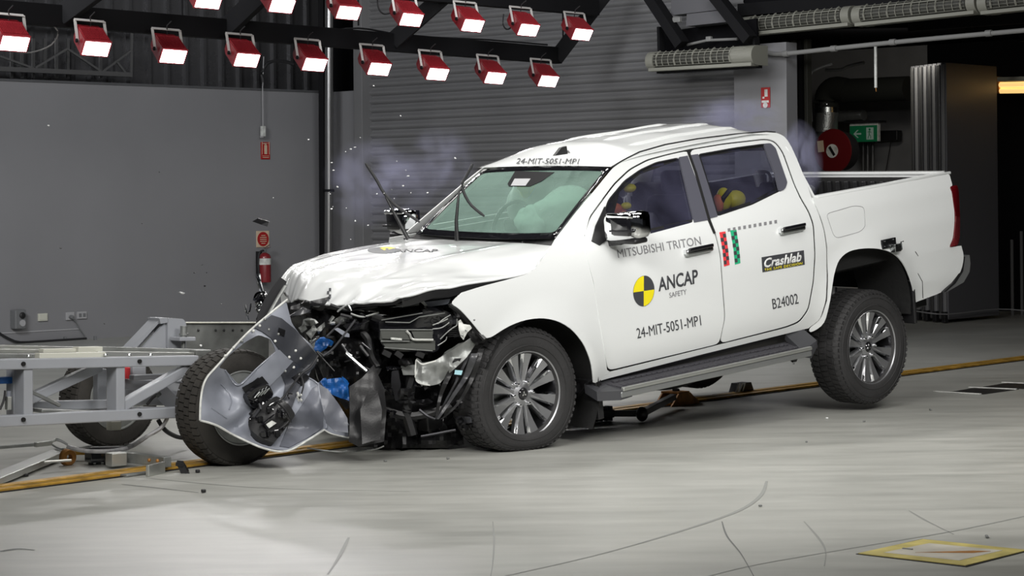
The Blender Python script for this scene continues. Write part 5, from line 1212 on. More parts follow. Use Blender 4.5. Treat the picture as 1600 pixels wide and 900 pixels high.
for a, b_ in (((598, 549), (610, 555)), ((650, 551), (662, 556)), ((618, 550), (628, 557))): MB().bar(lf(0)(*a), lf(0)(*b_), .03, .03).out('mounting_foot', 'black', hl)
b = MB()
for k in range(5): b.bar(fp(12.15)(700, 514 + 3 * k), fp(12.2)(722, 512 + 3 * k), .01, .004)
b.out('horn_grille', 'black', T_)
# silver bracket from fender to frame rail
br = sheet('bumper_bracket', rnd([(650, 562), (660, 568), (680, 563), (700, 551), (722, 537), (736, 527), (746, 534), (728, 560), (706, 580), (686, 600), (672, 603), (656, 600), (649, 590)], 3, 2), fp(12.08, .001, nz=.05, sc_=.05, seed=4), 'steel_raw', T_, 5, .02, ang=30)
along(fp(12.02, .001), [(650, 562), (659, 569), (670, 567), (681, 564)], .005, 'folded_edge', 'grime_white', br, 10)
along(fp(12.04, .001), [(650, 563), (649, 590), (656, 599), (672, 602)], .004, 'folded_edge', 'grime_white', br, 10)
sheet('white_tag', [(716, 503), (720, 500), (724, 506), (734, 508), (737, 513), (730, 520), (724, 531), (720, 526), (717, 516)], fp(12.05, nz=.02, sc_=.1), 'grime_white', T_, 5, .006)
for x, y in ((728, 516), (722, 524), (741, 500)): MB().ball(fp(12.03)(x, y), .006, .006, .006, 8).out('bolt', 'dull_chrome', T_, True)
along(fp(12.15), [(703, 476), (716, 486), (730, 500), (746, 518), (757, 530)], .014, 'fender_flange', 'black', T_)
sheet('inner_fender', [(704, 476), (716, 482), (734, 502), (757, 529), (745, 540), (730, 522), (714, 500)], fp(12.2, nz=.05, sc_=.08), 'black', T_, 5, .02, ang=20)
sheet('radiator_mount', [(612, 580), (622, 578), (626, 600), (625, 625), (618, 626), (611, 600)], fp(12.2, nz=.02), 'alloy_dark', T_, 8, .03)
sheet('radiator_mount', [(626, 572), (648, 570), (649, 586), (630, 586)], fp(12.25), 'steel_raw', T_, 8, .02)
# wheel arch liner strips curling down in front of the wheel
for k, (pts, wdt, m) in enumerate(((((742, 552), (730, 585), (706, 622), (684, 655)), 11, 'grey_trim'), (((752, 545), (738, 590), (716, 630), (690, 655)), 9, 'black'), (((716, 560), (700, 590), (688, 620), (682, 652)), 10, 'black'), (((735, 548), (716, 590), (697, 625), (684, 648)), 5, 'grey_trim'))):
    P = spline([Vector((p[0], p[1], 0)) for p in pts], 16); poly = [(p.x - wdt / 2 * (1 - i / 24), p.y) for i, p in enumerate(P)] + [(p.x + wdt / 2 * (1 - i / 24), p.y) for i, p in list(enumerate(P))[::-1]]
    sheet('liner_strip', poly, fp(12.02 + .03 * k, .0008, nz=.05, sc_=.04, seed=k), m, T_, 6, .008, ang=40)
sheet('tape_patch', [(711, 578), (723, 579), (721, 586), (710, 585)], fp(11.92, .0008), 'cyan_tape', T_, 10, .003)
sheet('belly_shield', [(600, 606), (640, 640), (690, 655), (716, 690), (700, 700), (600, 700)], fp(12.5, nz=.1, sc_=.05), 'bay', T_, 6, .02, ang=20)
# blue tank pieces
sheet('blue_reservoir', [(490, 530), (506, 526), (516, 534), (510, 544), (498, 552), (490, 546)], fp(12.2, nz=.02, sc_=.12), 'blue', T_, 3, .03, ang=15)
sheet('blue_reservoir', [(500, 596), (514, 592), (532, 590), (544, 603), (546, 626), (532, 622), (512, 614)], fp(12.0, nz=.018, sc_=.1), 'blue', T_, 3, .03, ang=15)
for k, pl in enumerate((((466, 512), (476, 506), (480, 514), (472, 520)), ((478, 520), (492, 508), (496, 516), (486, 530)), ((484, 534), (494, 528), (492, 538), (488, 544)), ((494, 514), (506, 504), (508, 510), (498, 522)))):
    sheet('radiator_shard', pl, fp(12.15 + .02 * k, nz=.05, sc_=.1, seed=k), 'steel_raw', T_, 5, .01)
sheet('name_plate', [(522, 514), (528, 512), (546, 522), (546, 527), (538, 526)], fp(12.1), 'silver_plastic', T_, 10, .006)
# hoses, pipes and shards strewn through the engine bay
rs = random.Random(11)
def inbay(x, y): return 455 < x < 735 and 480 < y < 695 and x > 455 + max(0, (y - 500)) * .45 + 6
along(fp(12.2), [(572, 500), (568, 518), (576, 532), (582, 560), (590, 575), (580, 590), (562, 600)], .022, 'coolant_hose', 'black', T_)
along(fp(12.1), [(555, 500), (540, 520), (520, 545), (505, 556)], .006, 'wiring', 'grey_trim', T_)
along(fp(12.12), [(548, 490), (565, 495), (580, 492), (592, 488)], .006, 'wiring', 'steel_raw', T_)
along(fp(11.95), [(480, 700), (530, 706), (580, 703), (600, 697)], .004, 'wiring', 'steel_raw', T_)
along(fp(12.2), [(516, 476), (540, 484), (560, 482), (590, 478)], .010, 'wiring', 'black', T_)
along(fp(12.0), [(655, 640), (668, 650), (680, 655)], .008, 'link_rod', 'alloy_dark', T_)
along(fp(12.0), [(658, 682), (680, 678), (700, 674), (712, 672)], .008, 'link_rod', 'alloy_dark', T_)
along(fp(12.3), [(640, 560), (642, 600), (636, 640), (645, 680)], .03, 'suspension_arm', 'black', T_)
along(fp(12.3), [(600, 640), (640, 650), (690, 640), (730, 625)], .025, 'suspension_arm', 'black', T_)
mt = ['black', 'black_gloss', 'black', 'grey_trim', 'alloy_dark', 'steel_raw', 'black_gloss', 'grime_white']
n_ = 0
while n_ < 44:
    x, y = rs.uniform(465, 730), rs.uniform(482, 690)
    if not inbay(x, y) or (590 < x < 710 and 486 < y < 552): continue
    a = rs.uniform(0, 6.3); L1 = rs.uniform(5, 15); L2 = rs.uniform(3, 8); pl = []
    for k in range(5):
        t = a + k * 1.256 + rs.uniform(-.3, .3); pl.append((x + L1 * math.cos(t), y + L2 * math.sin(t)))
    m_ = mt[n_ % 8] if x < 600 else mt[n_ % 5]
    if m_ == 'grime_white': pl = [(x + (p[0] - x) * .35, y + (p[1] - y) * .35) for p in pl]
    sheet('broken_piece', pl, fp(12.28 - rs.uniform(0, .1), nz=.08, sc_=.1, seed=n_), m_, T_, 6, .015, ang=20); n_ += 1
for k in range(14):
    x, y = rs.uniform(480, 590), rs.uniform(485, 580)
    along(fp(12.12), [(x, y), (x + rs.uniform(-14, 14), y + rs.uniform(-10, 12)), (x + rs.uniform(-24, 24), y + rs.uniform(-6, 26))], rs.choice((.004, .006, .010)), 'broken_pipe', rs.choice(('dull_chrome', 'black', 'grey_trim', 'black_gloss')), T_, 8)
# ================================================================ the barrier trolley
tro = empty('barrier_trolley', 'grey steel crash trolley with open side frame, its nose under the torn bumper', 'trolley', TL.m.copy())
def tl(px, py, y=0.0): return TL.on(px, py, 1, y)
def tbar(name, a, b_, w_, h_, y=0.0, m='trolley_paint', parent=tro, upv=(0, 1, 0), bev=.006):
    return MB().bar(tl(*a, y), tl(*b_, y), w_, h_, upv, bev).out(name, m, parent)
tbar('top_beam', (-60, 570.5), (306, 563), .055, .06, .0, upv=(0, 1, 0))
tbar('bottom_beam', (-60, 661), (296, 643), .060, .06, .0, upv=(0, 1, 0))
for px_ in (37, 181):
    tbar('upright', (px_, 572), (px_, 650), .055, .10, .03)
tbar('diagonal_brace', (186, 636), (298, 572), .055, .06, .02); tbar('diagonal_brace', (40, 626), (156, 572), .055, .05, .12)
tbar('cross_bar', (48, 612), (94, 634), .02, .02, .10, 'steel_raw')
for a, b_, h_, y in (((190, 600), (292, 604), .06, .45), ((190, 620), (292, 622), .09, .6), ((46, 634), (190, 631), .05, .25), ((205, 590), (300, 586), .03, .35), ((150, 640), (290, 640), .03, .35)):
    tbar('rear_beam', a, b_, h_, .05, y)
tbar('upright', (156, 576), (156, 636), .06, .05, .35); tbar('upright', (212, 572), (212, 600), .09, .08, .5); tbar('upright', (22, 560), (22, 650), .05, .08, .12)
tbar('floor_plate', (46, 640), (170, 645), .02, .25, .2, 'steel_raw', upv=(0, 1, 0))
for px_, py_ in ((36, 568.5), (217.5, 564.5), (36, 655.5), (217.5, 647)):
    MB().lathe([(0, 0), (.0115, 0), (.0115, .01), (0, .01)], 14, Matrix.Translation(tl(px_, py_, -.032)) @ Matrix.Rotation(math.pi / 2, 4, 'X')).out('bolt_hole', 'gap', tro)
# rails on top
def trail(name, a, b_, y, w_, h_, m): return MB().bar(tl(*a, y), tl(*b_, y), w_, h_, (0, 0, 1), .003).out(name, m, tro)
trail('slide_rail', (-60, 541), (122, 545), .40, .05, .022, 'alu'); trail('slide_rail', (-60, 547), (66, 549), .30, .06, .02, 'alu'); trail('slide_rail', (-60, 555), (80, 556), .2, .06, .02, 'steel_raw')
trail('slide_rail', (156, 546.5), (326, 551), .18, .05, .035, 'steel_raw'); trail('slide_rail', (150, 553), (300, 555), .12, .05, .03, 'alu')
trail('cream_block', (58, 556), (162, 554), .04, .05, .028, 'cream'); trail('cream_block', (118, 547), (156, 546), .16, .06, .034, 'cream'); trail('cream_block', (64, 548), (118, 547), .18, .05, .02, 'cream')
trail('end_block', (302, 551), (325, 551), .12, .06, .03, 'steel_raw')
for px_ in (45, 202, 235, 165): MB().lathe([(0, 0), (.012, 0), (.010, .008), (0, .01)], 10, Matrix.Translation(tl(px_, 558 if px_ > 100 else 560, .0) + Vector((0, 0, .01)))).out('bolt', 'dull_chrome', tro)
# tall rear bracket, barrier plate
yb = .55
def tp(name, pts, y, dep_, m='trolley_paint', parent=tro): return MB().prism([tl(p[0], p[1], y) for p in pts], (0, dep_, 0)).out(name, m, parent)
tp('gusset', [(222, 545), (258, 504), (263, 504), (263, 546)], yb, .02); tp('gusset', [(207, 545), (248, 504), (252, 504), (215, 545)], yb + .10, .02)
tp('gusset_flange', [(205, 545), (247, 501), (252, 501), (212, 545)], yb, .10)
tp('upright_plate', rnd([(262, 546), (262, 497), (286, 498), (291, 504), (291, 546)], 3, 2), yb - .02, .14); tp('cap', [(249, 497), (263, 496.5), (263, 504), (251, 506)], yb - .02, .12)
tp('barrier_plate', [(288, 504), (420, 504), (420, 575), (288, 560)], yb + .16, .03, 'steel_raw'); tp('plate_edge', [(288, 503.4), (420, 503.4), (420, 505), (288, 505)], yb + .14, .06, 'cream')
for px_ in (310, 337, 350, 364, 378): MB().ball(tl(px_, 516, yb + .155), .008, .006, .008, 8).out('rivet', 'black', tro)
c_ = tl(287, 512, yb - .08); MB().tube([c_ + Vector((0, 0, .01)), c_ + Vector((0, 0, -.07))], .020, 14).out('threaded_rod', 'steel_raw', tro, True)
MB().tube([c_ + Vector((0, 0, -.05)), c_ + Vector((0, 0, -.16))], .013, 10).out('threaded_rod', 'steel_raw', tro, True)
MB().box(tl(286, 529.5, yb - .08), .11, .10, .022, .004).out('rod_flange', 'trolley_paint', tro)
MB().lathe([(0, 0), (.028, 0), (.028, .012), (0, .012)], 16, Matrix.Translation(tl(287, 524, yb - .08))).out('nut', 'steel_raw', tro)
o = MB().lathe([(0, -.03), (.027, -.03), (.027, .03), (.02, .036), (0, .036)], 18, Matrix.Translation(tl(196, 583, .42))).out('red_canister', 'tape_red', tro, True); MB().lathe([(0, .034), (.022, .034), (.022, .05), (0, .05)], 18, Matrix.Translation(tl(196, 583, .42))).out('cap', 'grime_white', o, True)
MB().box(tl(8, 594, .12), .10, .05, .035, .006).out('connector', 'blue', tro); MB().box(tl(13, 630, .06), .025, .03, .07, .004).out('valve_block', 'alu', tro); MB().tube([tl(13, 622, .06), tl(14, 611, .06)], .012, 8).out('valve_stem', 'silver_plastic', tro)
def stub(name, pts, y, r, m): return MB().tube(spline([tl(p[0], p[1], y) for p in pts], 10), r, 6).out(name, m, tro, True)
stub('wiring', ((0, 640), (6, 625), (8, 610)), .05, .006, 'cable'); stub('wiring', ((230, 632), (238, 622), (246, 616)), .2, .008, 'cable')
MB().bar(tl(244, 620, .2), tl(250, 614, .2), .018, .018).out('hose_fitting', 'dull_chrome', tro)
MB().bar(tl(260, 600, .5), tl(300, 640, .3), .2, .1).out('axle_block', 'trolley_paint', tro)
def cart_wheel(G, side_in, Rr=.318, wd=.20, turn=0.0):
    ydir = (TL.M3 @ Vector((0, 1, 0))); ydir.z = 0; ydir.normalize(); c = G + ydir * (wd / 2); c.z = Rr - .006
    xd = Vector((ydir.y, -ydir.x, 0)); m_ = Matrix.Translation(TL.inv @ c) @ (TL.inv.to_3x3() @ Matrix((xd, Vector((0, 0, 1)), -ydir)).transposed()).to_4x4()
    m_ = m_ @ Matrix.Diagonal((Rr / .318, Rr / .318, 1, 1)); h = wd / 2; Z = lambda v: (lambda w_: TL.inv @ Vector((w_.x, w_.y, max(.003, w_.z))))(TL.m @ v)
    t = MB().lathe([(.195, -h * .7), (.21, -h * .95), (.26, -h), (.295, -h * .92), (.31, -h * .72), (.313, 0), (.31, h * .72), (.295, h * .92), (.26, h), (.225, h * 1.0), (.20, h * .9), (.192, h * .6)], 80, m_, True).xf(Z).out('tire', 'rubber_worn', tro, True, 40)
    b = MB()
    for (a0, a1, ph) in ((-.9, -.52, 0), (-.46, -.03, .5), (.03, .46, 0), (.52, .9, .5)):
        for i in range(44):
            t0 = (i + ph) * 2 * math.pi / 44; w2 = math.pi / 44 * .84; v = []
            for aa, s in ((a0, -1), (a1, -1), (a1, 1), (a0, 1)):
                rt_ = .3175 - (.010 if abs(aa) > .85 else 0)
                for rad in (rt_ - .008, rt_ + .004):
                    an = t0 + s * w2 + .03 * (aa - (a0 + a1) / 2); v.append(b.b.verts.new(m_ @ Vector((rad * math.cos(an), rad * math.sin(an), aa * h))))
            for f in ((1, 3, 5, 7), (0, 2, 3, 1), (2, 4, 5, 3), (4, 6, 7, 5), (6, 0, 1, 7)): b.b.faces.new([v[x] for x in f])
    b.xf(Z).out('tread', 'rubber_worn', t)
    r = MB().lathe([(.200, h * .9), (.205, h * .98), (.198, h * .99), (.190, h * .88), (.180, h * .55), (.165, h * .35), (.10, h * .40), (.07, h * .58), (.0, h * .60)], 56, m_).out('rim', 'steel_raw', tro, True, 40)
    b = MB()
    for i in range(8): b.lathe([(0, 0), (.018, 0), (.018, .003), (0, .003)], 12, m_ @ Matrix.Rotation(i * math.pi / 4, 4, 'Z') @ Matrix.Translation((.138, 0, h * .385)))
    b.out('vent_hole', 'gap', r)
    for i in range(5): MB().lathe([(0, .02), (.009, .018), (.011, 0), (0, 0)], 8, m_ @ Matrix.Rotation(i * 1.2566, 4, 'Z') @ Matrix.Translation((.055, 0, h * .59))).out('lug_nut', 'dull_chrome', r)
    return t
cart_wheel(fl(380, 727), 1); cart_wheel(fl(185, 698), 1, .29)
MB().box(tl(178, 665, .55), .07, .05, .05, .004).out('hub_block', 'cream', tro)
# hose from the trolley down to the tow gear, tow gear on the floor
hose = [tl(262, 652, .0), tl(252, 668, .02), tl(228, 683, .05)]
H_ = [TL.m @ p for p in hose] + [fl(200, 700, .09), fl(165, 705, .09), fl(130, 704, .10), fl(105, 698, .12)]
hang('hydraulic_hose', H_, .012, 'hose_grey', 'grey braided hose curving from the trolley frame to the tow gear on the floor', 'hose', n=30)
hang('hydraulic_hose', [TL.m @ tl(247, 656, .5), TL.m @ tl(258, 672, .5), fl(275, 682, .08), fl(290, 685, .06)], .013, 'cable', 'short black hose drooping behind the near trolley wheel', 'hose')
gear = empty('tow_gear', 'dirty steel tow gear with a small rusty wheel, lying on the floor under the trolley', 'tow gear', Matrix.Identity(4))
def gb(name, a, b_, z, w_, h_, m='steel_raw', bev=.004): return MB().bar(fl(*a, z), fl(*b_, z), w_, h_, (0, 0, 1), bev).out(name, m, gear)
gb('galvanised_arm', (-40, 762), (98, 706), .03, .11, .035, 'alu'); gb('pull_rod', (-40, 702), (60, 694), .06, .02, .02, 'steel_raw'); gb('rod_end', (55, 695), (80, 692), .06, .028, .028, 'alu')
for k in range(2): MB().tube(spline([fl(80, 691, .06), fl(90, 686 + 2 * k, .07), fl(108, 697, .07), fl(96, 702, .06), fl(82, 695, .06)], 16), .006, 6).out('shackle_loop', 'alu', gear, True)
c = fl(106, 727, 0); m_ = Matrix.Translation(c + Vector((0, 0, .045))) @ Matrix((Vector((.73, .68, 0)), Vector((0, 0, 1)), Vector((.68, -.73, 0)))).transposed().to_4x4()
MB().lathe([(.018, -.02), (.04, -.022), (.048, -.012), (.048, .012), (.04, .022), (.018, .02)], 26, m_, True).out('caster_wheel', 'bracket_orange', gear, True)
gb('caster_axle', (68, 722), (112, 719), .05, .014, .014, 'alu')
gb('black_clamp', (137, 712), (192, 708), .05, .10, .075, 'black_gloss'); gb('clamp_top', (140, 700), (200, 699), .09, .07, .012, 'alloy_dark'); gb('clamp_link', (108, 706), (140, 706), .05, .05, .03, 'rail_yellow')
gb('box_section', (186, 712), (262, 722), .05, .05, .055, 'steel_raw'); gb('end_plate', (176, 716), (187, 718), .05, .09, .07, 'alu')
gb('foot_bracket', (230, 736), (256, 730), .030, .02, .06, 'alu'); gb('foot_plate', (192, 743), (234, 737), .008, .06, .012, 'steel_raw')
for k in range(4): MB().lathe([(0, 0), (.014, 0), (.014, .02), (0, .02)], 10, Matrix.Translation(fl(142 + 12 * k, 726, 0))).out('roller', 'black', gear)
for px_, py_ in ((233, 719), (246, 720)): MB().ball(fl(px_, py_, .08), .010, .010, .010, 8).out('bolt', 'bracket_orange', gear, True)
# ---------------------------------------------------------------- tow arm and brackets under the truck
arm = empty('release_arm', 'black jointed release arm on the rail behind the front wheel', 'tow arm', Matrix.Identity(4))
z = .05
MB().bar(fl(880, 652, z), fl(958, 646, z), .035, .05, bev=.004).out('arm_bar', 'black', arm)
b = MB()
for k in range(7): b.box(fl(906 + 7.5 * k, 649 - .6 * k, z), .014, .06, .095, .003, .8)
b.out('rack_teeth', 'black', arm)
MB().bar(fl(955, 646, z), fl(1000, 646, z), .03, .04, bev=.004).out('arm_bar', 'black', arm)
MB().ball(fl(1003, 647, z), .04, .05, .048, 14).out('joint', 'black', arm, True)
MB().bar(fl(1006, 644, .055), fl(1052, 620, .075), .045, .04, bev=.004).out('lever', 'grey_trim', arm)
bkt = empty('rail_bracket', 'large rusty orange bracket straddling the yellow rail under the truck', 'bracket', Matrix.Identity(4))
q = [fl(1020, 627), fl(1036, 627), fl(1088, 627), fl(1066, 627)]
dr = (fl(1100, 624) - fl(1000, 637)).normalized(); c = fl(1056, 632)
nn = Vector((-dr.y, dr.x, 0))
MB().prism([c - dr * .16 + nn * .07, c - dr * .07 + nn * .07 + Vector((0, 0, .085)), c + dr * .06 + nn * .07 + Vector((0, 0, .085)), c + dr * .17 + nn * .07], nn * -.012).out('side_plate', 'bracket_orange', bkt)
MB().prism([c - dr * .16 - nn * .07, c - dr * .07 - nn * .07 + Vector((0, 0, .085)), c + dr * .06 - nn * .07 + Vector((0, 0, .085)), c + dr * .17 - nn * .07], nn * -.012).out('side_plate', 'bracket_orange', bkt)
MB().bar(c - dr * .07 + Vector((0, 0, .088)), c + dr * .06 + Vector((0, 0, .088)), .15, .012).out('top_plate', 'bracket_orange', bkt)
MB().bar(c + dr * .05 + Vector((0, 0, .085)), c + dr * .18 + Vector((0, 0, .01)), .14, .012).out('ramp_plate', 'bracket_orange', bkt)
MB().box(c + Vector((0, 0, .1)), .05, .05, .02, .004).out('cap_nut', 'black', bkt)
bk2 = empty('rail_bracket', 'small dark bracket with bolts on the yellow rail, farther back under the truck', 'bracket', Matrix.Identity(4)); c = fl(1156, 614)
MB().bar(c - dr * .28, c + dr * .16, .10, .02, bev=.003).out('base_plate', 'steel_raw', bk2)
MB().prism([c - dr * .09 + nn * .04, c - dr * .05 + nn * .04 + Vector((0, 0, .075)), c + dr * .09 + nn * .04 + Vector((0, 0, .075)), c + dr * .13 + nn * .04], nn * -.08).out('hump', 'black', bk2)
for k in range(3): MB().bar(c - dr * (.12 - .035 * k) - nn * .05 + Vector((0, 0, .01)), c - dr * (.08 - .035 * k) - nn * .05 + Vector((0, 0, .08)), .014, .014).out('lever', 'alu', bk2)
# ---------------------------------------------------------------- crash test dummies in the cabin
def skin_body(name, joints, edges, m, parent, sub=2):
    me = bpy.data.meshes.new(name); me.from_pydata([j[0] for j in joints], edges, []); o = link(name, me, m, parent, False)
    sk = o.modifiers.new('skin', 'SKIN'); 
    for i, j in enumerate(joints):
        v = me.skin_vertices[0].data[i]; r = j[1]; v.radius = r if isinstance(r, tuple) else (r, r); v.use_root = (i == 0)
    sk.use_smooth_shade = True; s = o.modifiers.new('sub', 'SUBSURF'); s.levels = sub; s.render_levels = sub; return o
def dummy(c, lean, headcol, shirt, label, sc_=1.0, handy=.0):
    t = empty('crash_test_dummy', label, 'crash test dummy', TR.m @ Matrix.Translation(c) @ Matrix.Scale(sc_, 4))
    # local: x to the tail, so the figure faces -x; origin at the hip point
    L_ = lean
    ch = Vector((-.02 - L_ * .5, 0, .34)); nk = Vector((-.04 - L_, 0, .50)); hd = nk + Vector((-.03 - L_ * .3, 0, .10))
    J = [((0, 0, 0), .12), ((-.01 - L_ * .2, 0, .16), .115), (tuple(ch), (.125, .15)), (tuple(nk - Vector((0, 0, .04))), .06), (tuple(nk), .05), (tuple(hd), .07)]
    Ed = [(0, 1), (1, 2), (2, 3), (3, 4), (4, 5)]
    for s in (-1, 1):
        k = len(J); sh = ch + Vector((0, s * .17, .08)); el = sh + Vector((-.16, s * .06, -.22)); wr = el + Vector((-.24, -s * .04, .02)); pm = wr + Vector((-.07, 0, .0))
        J += [(tuple(sh), .055), (tuple(el), .040), (tuple(wr), .026), (tuple(pm), (.030, .018))]; Ed += [(2, k), (k, k + 1), (k + 1, k + 2), (k + 2, k + 3)]
        for f, (dy, ln) in enumerate(((-.028, .055), (-.010, .070), (.010, .075), (.028, .065))):
            q = len(J); J += [((pm.x - .03, pm.y + dy, pm.z), .009), ((pm.x - .03 - ln * .6, pm.y + dy, pm.z - .015), .008), ((pm.x - .03 - ln * .8, pm.y + dy, pm.z - .04), .007)]; Ed += [(k + 3, q), (q, q + 1), (q + 1, q + 2)]
        q = len(J); J += [((pm.x + .02, pm.y - s * .035, pm.z + .01), .010), ((pm.x - .02, pm.y - s * .055, pm.z), .008)]; Ed += [(k + 3, q), (q, q + 1)]
        k = len(J); J += [((-.05, s * .09, -.02), .085), ((-.42, s * .13, .06), .062), ((-.56, s * .13, -.30), .040), ((-.68, s * .13, -.34), .032)]; Ed += [(0, k), (k, k + 1), (k + 1, k + 2), (k + 2, k + 3)]
    skin_body('body', J, Ed, shirt, t)
    b = bmesh.new(); bmesh.ops.create_icosphere(b, subdivisions=4, radius=1)
    for v in b.verts:
        p = v.co; x, y, z_ = p.x, p.y, p.z
        jaw = .82 if z_ < -.2 else 1; q = Vector((x * .100 * jaw, y * .078 * (1 - .22 * max(0, -z_)), z_ * .118))
        if x < 0:
            q.x -= .018 * math.exp(-((y / .16) ** 2 + ((z_ + .12) / .2) ** 2))            # nose
            q.x += .012 * math.exp(-(((abs(y) - .38) / .16) ** 2 + ((z_ - .12) / .12) ** 2))  # eye sockets
            q.x -= .006 * math.exp(-((y / .32) ** 2 + ((z_ + .50) / .07) ** 2)); q.x += .005 * math.exp(-((y / .30) ** 2 + ((z_ + .42) / .03) ** 2))
        q.y += .012 * (1 if y > 0 else -1) * math.exp(-((abs(y) - 1) / .1) ** 2 - ((z_ - .0) / .22) ** 2 - (x / .2) ** 2)   # ears
        v.co = q + hd + Vector((-.01, 0, .07))
    me = bpy.data.meshes.new('head'); b.to_mesh(me); b.free(); hdo = link('head', me, headcol, t, True, 80)
    m_ = Matrix.Translation(hd + Vector((.01, 0, .10)))
    MB().lathe([(.10, -.02), (.105, 0), (.10, .02)], 30, m_ @ Matrix.Diagonal((1, .80, 1, 1))).out('marker_band', 'yellow_dummy', hdo, True)
    b = MB()
    for s in (-1, 1): b.tube([ch + Vector((-.115, s * .11, .13)), ch + Vector((-.145, s * .02, -.08)), Vector((-.13, -s * .10, .02))], .016, 6)
    b.out('harness', 'cable', t, True)
    return t, ch, hd
dA = dummy((1.58, -.40, .40), .22, 'brown_dummy', 'grey_trim', 'brown headed crash test dummy in the near front seat, behind the front door glass')
P = TR.on(964, 329, 1, -.55)
MB().ball(P + Vector((0, .0, -.02)), .06, .06, .05, 16).out('shoulder_pad', 'orange_dummy', dA[0], True).matrix_parent_inverse = dA[0].matrix_world.inverted() @ TR.m
dB = dummy((1.58, .38, .38), .14, 'yellow_dummy', 'grey_trim', 'crash test dummy at the steering wheel on the far side of the cabin')
dC = dummy((2.30, -.42, .38), .22, 'black', 'orange_dummy', 'small crash test dummy with yellow shoulders bent forward in the rear seat', .82)
def in_truck(o, d): o.matrix_parent_inverse = d.matrix_world.inverted() @ TR.m; return o
P = TR.on(1149, 312, 1, -.60); in_truck(MB().ball(P, .075, .06, .062, 20).out('shoulder_pad', 'yellow_dummy', dC[0], True), dC[0])
P = TR.on(1131, 311, 1, -.60); in_truck(MB().ball(P, .05, .05, .075, 20).out('shoulder_pad', 'yellow_dummy', dC[0], True), dC[0])
in_truck(MB().tube([TR.on(1124, 325, 1, -.62), TR.on(1130, 310, 1, -.66), TR.on(1140, 297, 1, -.66)], .016, 8).out('belt', 'cable', dC[0], True), dC[0])
P = TR.on(1122, 318, 1, -.62); in_truck(MB().ball(P, .03, .04, .06, 14).out('upper_arm', 'orange_dummy', dC[0], True), dC[0])
for (px_, py_, r, mm) in ((984, 294, .035, 'yellow_dummy'), (978, 322, .03, 'yellow_dummy'), (958, 327, .05, 'orange_dummy')):
    P = TR.on(px_, py_, 1, -.60); in_truck(MB().ball(P, r * 1.3, r, r * .8, 16).out('marker_pad', mm, dA[0], True), dA[0])
# ---------------------------------------------------------------- smoke
def smoke(name, px, py, Y, rx_, ry_, rz_, dens, seed, label):
    m = bpy.data.materials.new(name); m.use_nodes = True; nt = m.node_tree; N = nt.nodes; L = nt.links
    for n in list(N): N.remove(n)
    out = N.new('ShaderNodeOutputMaterial'); pv = N.new('ShaderNodeVolumePrincipled'); pv.inputs['Color'].default_value = (.62, .63, .90, 1); pv.inputs['Anisotropy'].default_value = .1
    tc = N.new('ShaderNodeTexCoord'); nz = N.new('ShaderNodeTexNoise'); nz.inputs['Scale'].default_value = 1.7; nz.inputs['Detail'].default_value = 5; nz.inputs['Distortion'].default_value = .6
    mp = N.new('ShaderNodeMapping'); mp.inputs['Location'].default_value = (seed, seed * 2, 0); L.new(tc.outputs['Object'], mp.inputs[0]); L.new(mp.outputs[0], nz.inputs['Vector'])
    ln = N.new('ShaderNodeVectorMath'); ln.operation = 'LENGTH'; L.new(tc.outputs['Object'], ln.inputs[0])
    mr = N.new('ShaderNodeMapRange'); mr.inputs[1].default_value = 1; mr.inputs[2].default_value = .1; mr.inputs[3].default_value = 0; mr.inputs[4].default_value = 1; L.new(ln.outputs['Value'], mr.inputs[0])
    m2_ = N.new('ShaderNodeMapRange'); m2_.inputs[1].default_value = .42; m2_.inputs[2].default_value = .68; m2_.inputs[4].default_value = dens; L.new(nz.outputs['Fac'], m2_.inputs[0])
    mu = N.new('ShaderNodeMath'); mu.operation = 'MULTIPLY'; L.new(mr.outputs[0], mu.inputs[0]); L.new(m2_.outputs[0], mu.inputs[1]); L.new(mu.outputs[0], pv.inputs['Density']); L.new(pv.outputs[0], out.inputs['Volume'])
    b = bmesh.new(); bmesh.ops.create_icosphere(b, subdivisions=3, radius=1); me = bpy.data.meshes.new(name); b.to_mesh(me); b.free(); me.materials.append(m)
    o = bpy.data.objects.new(name, me); C.objects.link(o); o.matrix_world = Matrix.Translation(dp(px, py, Y)) @ Matrix.Diagonal((rx_, ry_, rz_, 1)); tag(o, label, 'smoke', kind='stuff')
    return o
smoke('smoke_puff', 590, 285, 15.0, .40, .35, .34, 3.2, 3.0, 'faint bluish smoke hanging behind the raised left wiper')
smoke('smoke_puff', 690, 265, 15.2, .26, .3, .34, 2.4, 8.0, 'faint bluish smoke above the windscreen, before the shutter')
smoke('smoke_puff', 1145, 190, 15.8, .40, .3, .20, 8.0, 1.0, 'bluish smoke drifting over the rear of the truck roof')
smoke('smoke_puff', 1247, 255, 15.4, .18, .25, .32, 18.0, 5.0, 'thick bluish smoke puff behind the cab over the load bed')
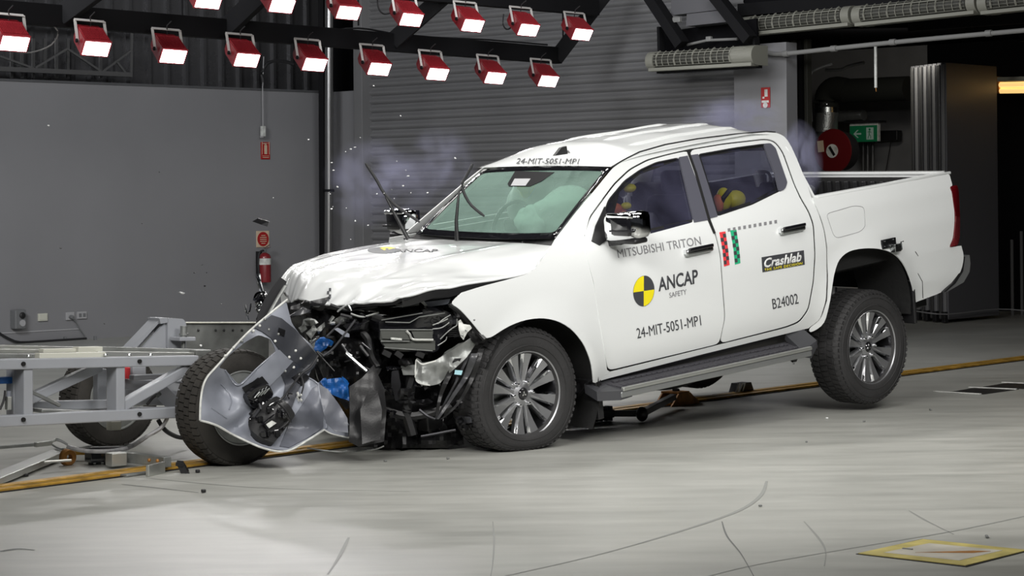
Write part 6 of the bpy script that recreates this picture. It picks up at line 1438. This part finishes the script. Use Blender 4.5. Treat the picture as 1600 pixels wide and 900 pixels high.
# ---------------------------------------------------------------- flying fragments
rs = random.Random(5)
def frag(px, py, Y, r, m, label, cat, name, grp=None, flat=.5, parent=None):
    b = bmesh.new(); bmesh.ops.create_icosphere(b, subdivisions=1, radius=1)
    for v in b.verts: v.co = Vector((v.co.x * rs.uniform(.5, 1.3), v.co.y * rs.uniform(.4, 1), v.co.z * rs.uniform(.3, 1) * flat)) * r
    me = bpy.data.meshes.new(name); b.to_mesh(me); b.free(); o = link(name, me, m)
    o.matrix_world = Matrix.Translation(dp(px, py, Y)) @ Matrix.Rotation(rs.uniform(0, 6), 4, 'Z') @ Matrix.Rotation(rs.uniform(0, 6), 4, 'X'); return tag(o, label, cat, grp)
W_ = [(584, 134), (626, 181), (518, 254), (521, 266), (548, 233), (555, 230), (540, 237), (520, 323), (527, 292), (516, 303), (620, 252), (634, 266), (638, 275), (600, 302), (589, 303), (616, 310), (642, 301), (668, 301), (541, 325), (518, 326), (555, 345), (548, 374), (711, 247), (630, 290), (563, 215), (612, 296), (427, 309), (482, 218), (76, 196), (575, 352)]
for px_, py_ in W_: frag(px_, py_, 13.4 + rs.uniform(-.4, .6), rs.uniform(.005, .010), 'white_flat', 'tiny white chip flying in the air', 'fragment', 'flying_chip', 'white chips flying in the air')
frag(284, 457.5, 12.6, .028, 'white_flat', 'larger white flake flying above the trolley, left of the wreck', 'fragment', 'flying_flake', flat=.4)
frag(314, 540, 12.6, .012, 'white_flat', 'small white chip flying before the grey barrier plate', 'fragment', 'flying_chip')
for px_, py_ in ((304, 426), (320, 447), (323, 426), (249, 269), (316, 414), (95, 388), (346, 475), (163, 506), (222, 349)):
    frag(px_, py_, 12.9, rs.uniform(.006, .012), 'black', 'small dark chip flying before the left wall', 'fragment', 'flying_chip', 'dark chips flying before the wall')
b = MB().prism([dp(394, 346, 13.0), dp(403, 341, 13.05), dp(420, 346, 13.1), (dp(417, 354, 13.1)), dp(408, 351, 13.05)], (0, .03, .0)); tag(b.out('flying_shard', 'alloy_dark'), 'dark grey shard flying just above the round notice on the wall', 'fragment')
b = MB(); P = dp(285, 733, 11.55)
b.prism([P + Vector(p) for p in ((-.03, 0, .045), (.0, 0, .04), (.03, 0, -.01), (.035, 0, -.05), (.005, 0, -.06), (-.01, 0, -.02))], (0, .03, 0)).bar(P + Vector((-.01, -.005, .03)), P + Vector((.025, -.005, -.04)), .03, .034).bar(P + Vector((-.03, -.01, .03)), P + Vector((.01, -.02, .025)), .02, .02).bar(P + Vector((.0, -.02, -.05)), P + Vector((.035, -.015, -.015)), .02, .02).ball(P + Vector((.02, .0, -.04)), .018, .02, .018, 8)
tag(b.out('broken_shard', 'black'), 'black broken plastic shard tumbling just above the floor below the trolley wheel', 'fragment')
for k, (px_, py_) in enumerate(((309, 736), (41, 742), (318, 767))):
    P = fl(px_, py_, .01); o = MB().box(P, .022, .018, .016, .004, .6).out('floor_chip', 'black'); tag(o, 'small black chip on the floor beside the yellow rail', 'fragment', 'black chips on the floor at left')
for k, (px_, py_) in enumerate(((602, 720), (1454, 640), (1350, 658), (1292, 653), (1542, 838), (1418, 858), (700, 716), (1260, 690), (1240, 568), (1188, 790))):
    P = fl(px_, py_, .006); o = MB().box(P, .045 if k in (1, 4, 5) else .016, .012, .008, .002, .6 + k).out('floor_chip', 'mark' if k != 3 else 'white_flat'); tag(o, 'tiny chip lying on the open floor around the truck', 'fragment', 'tiny chips on the open floor')
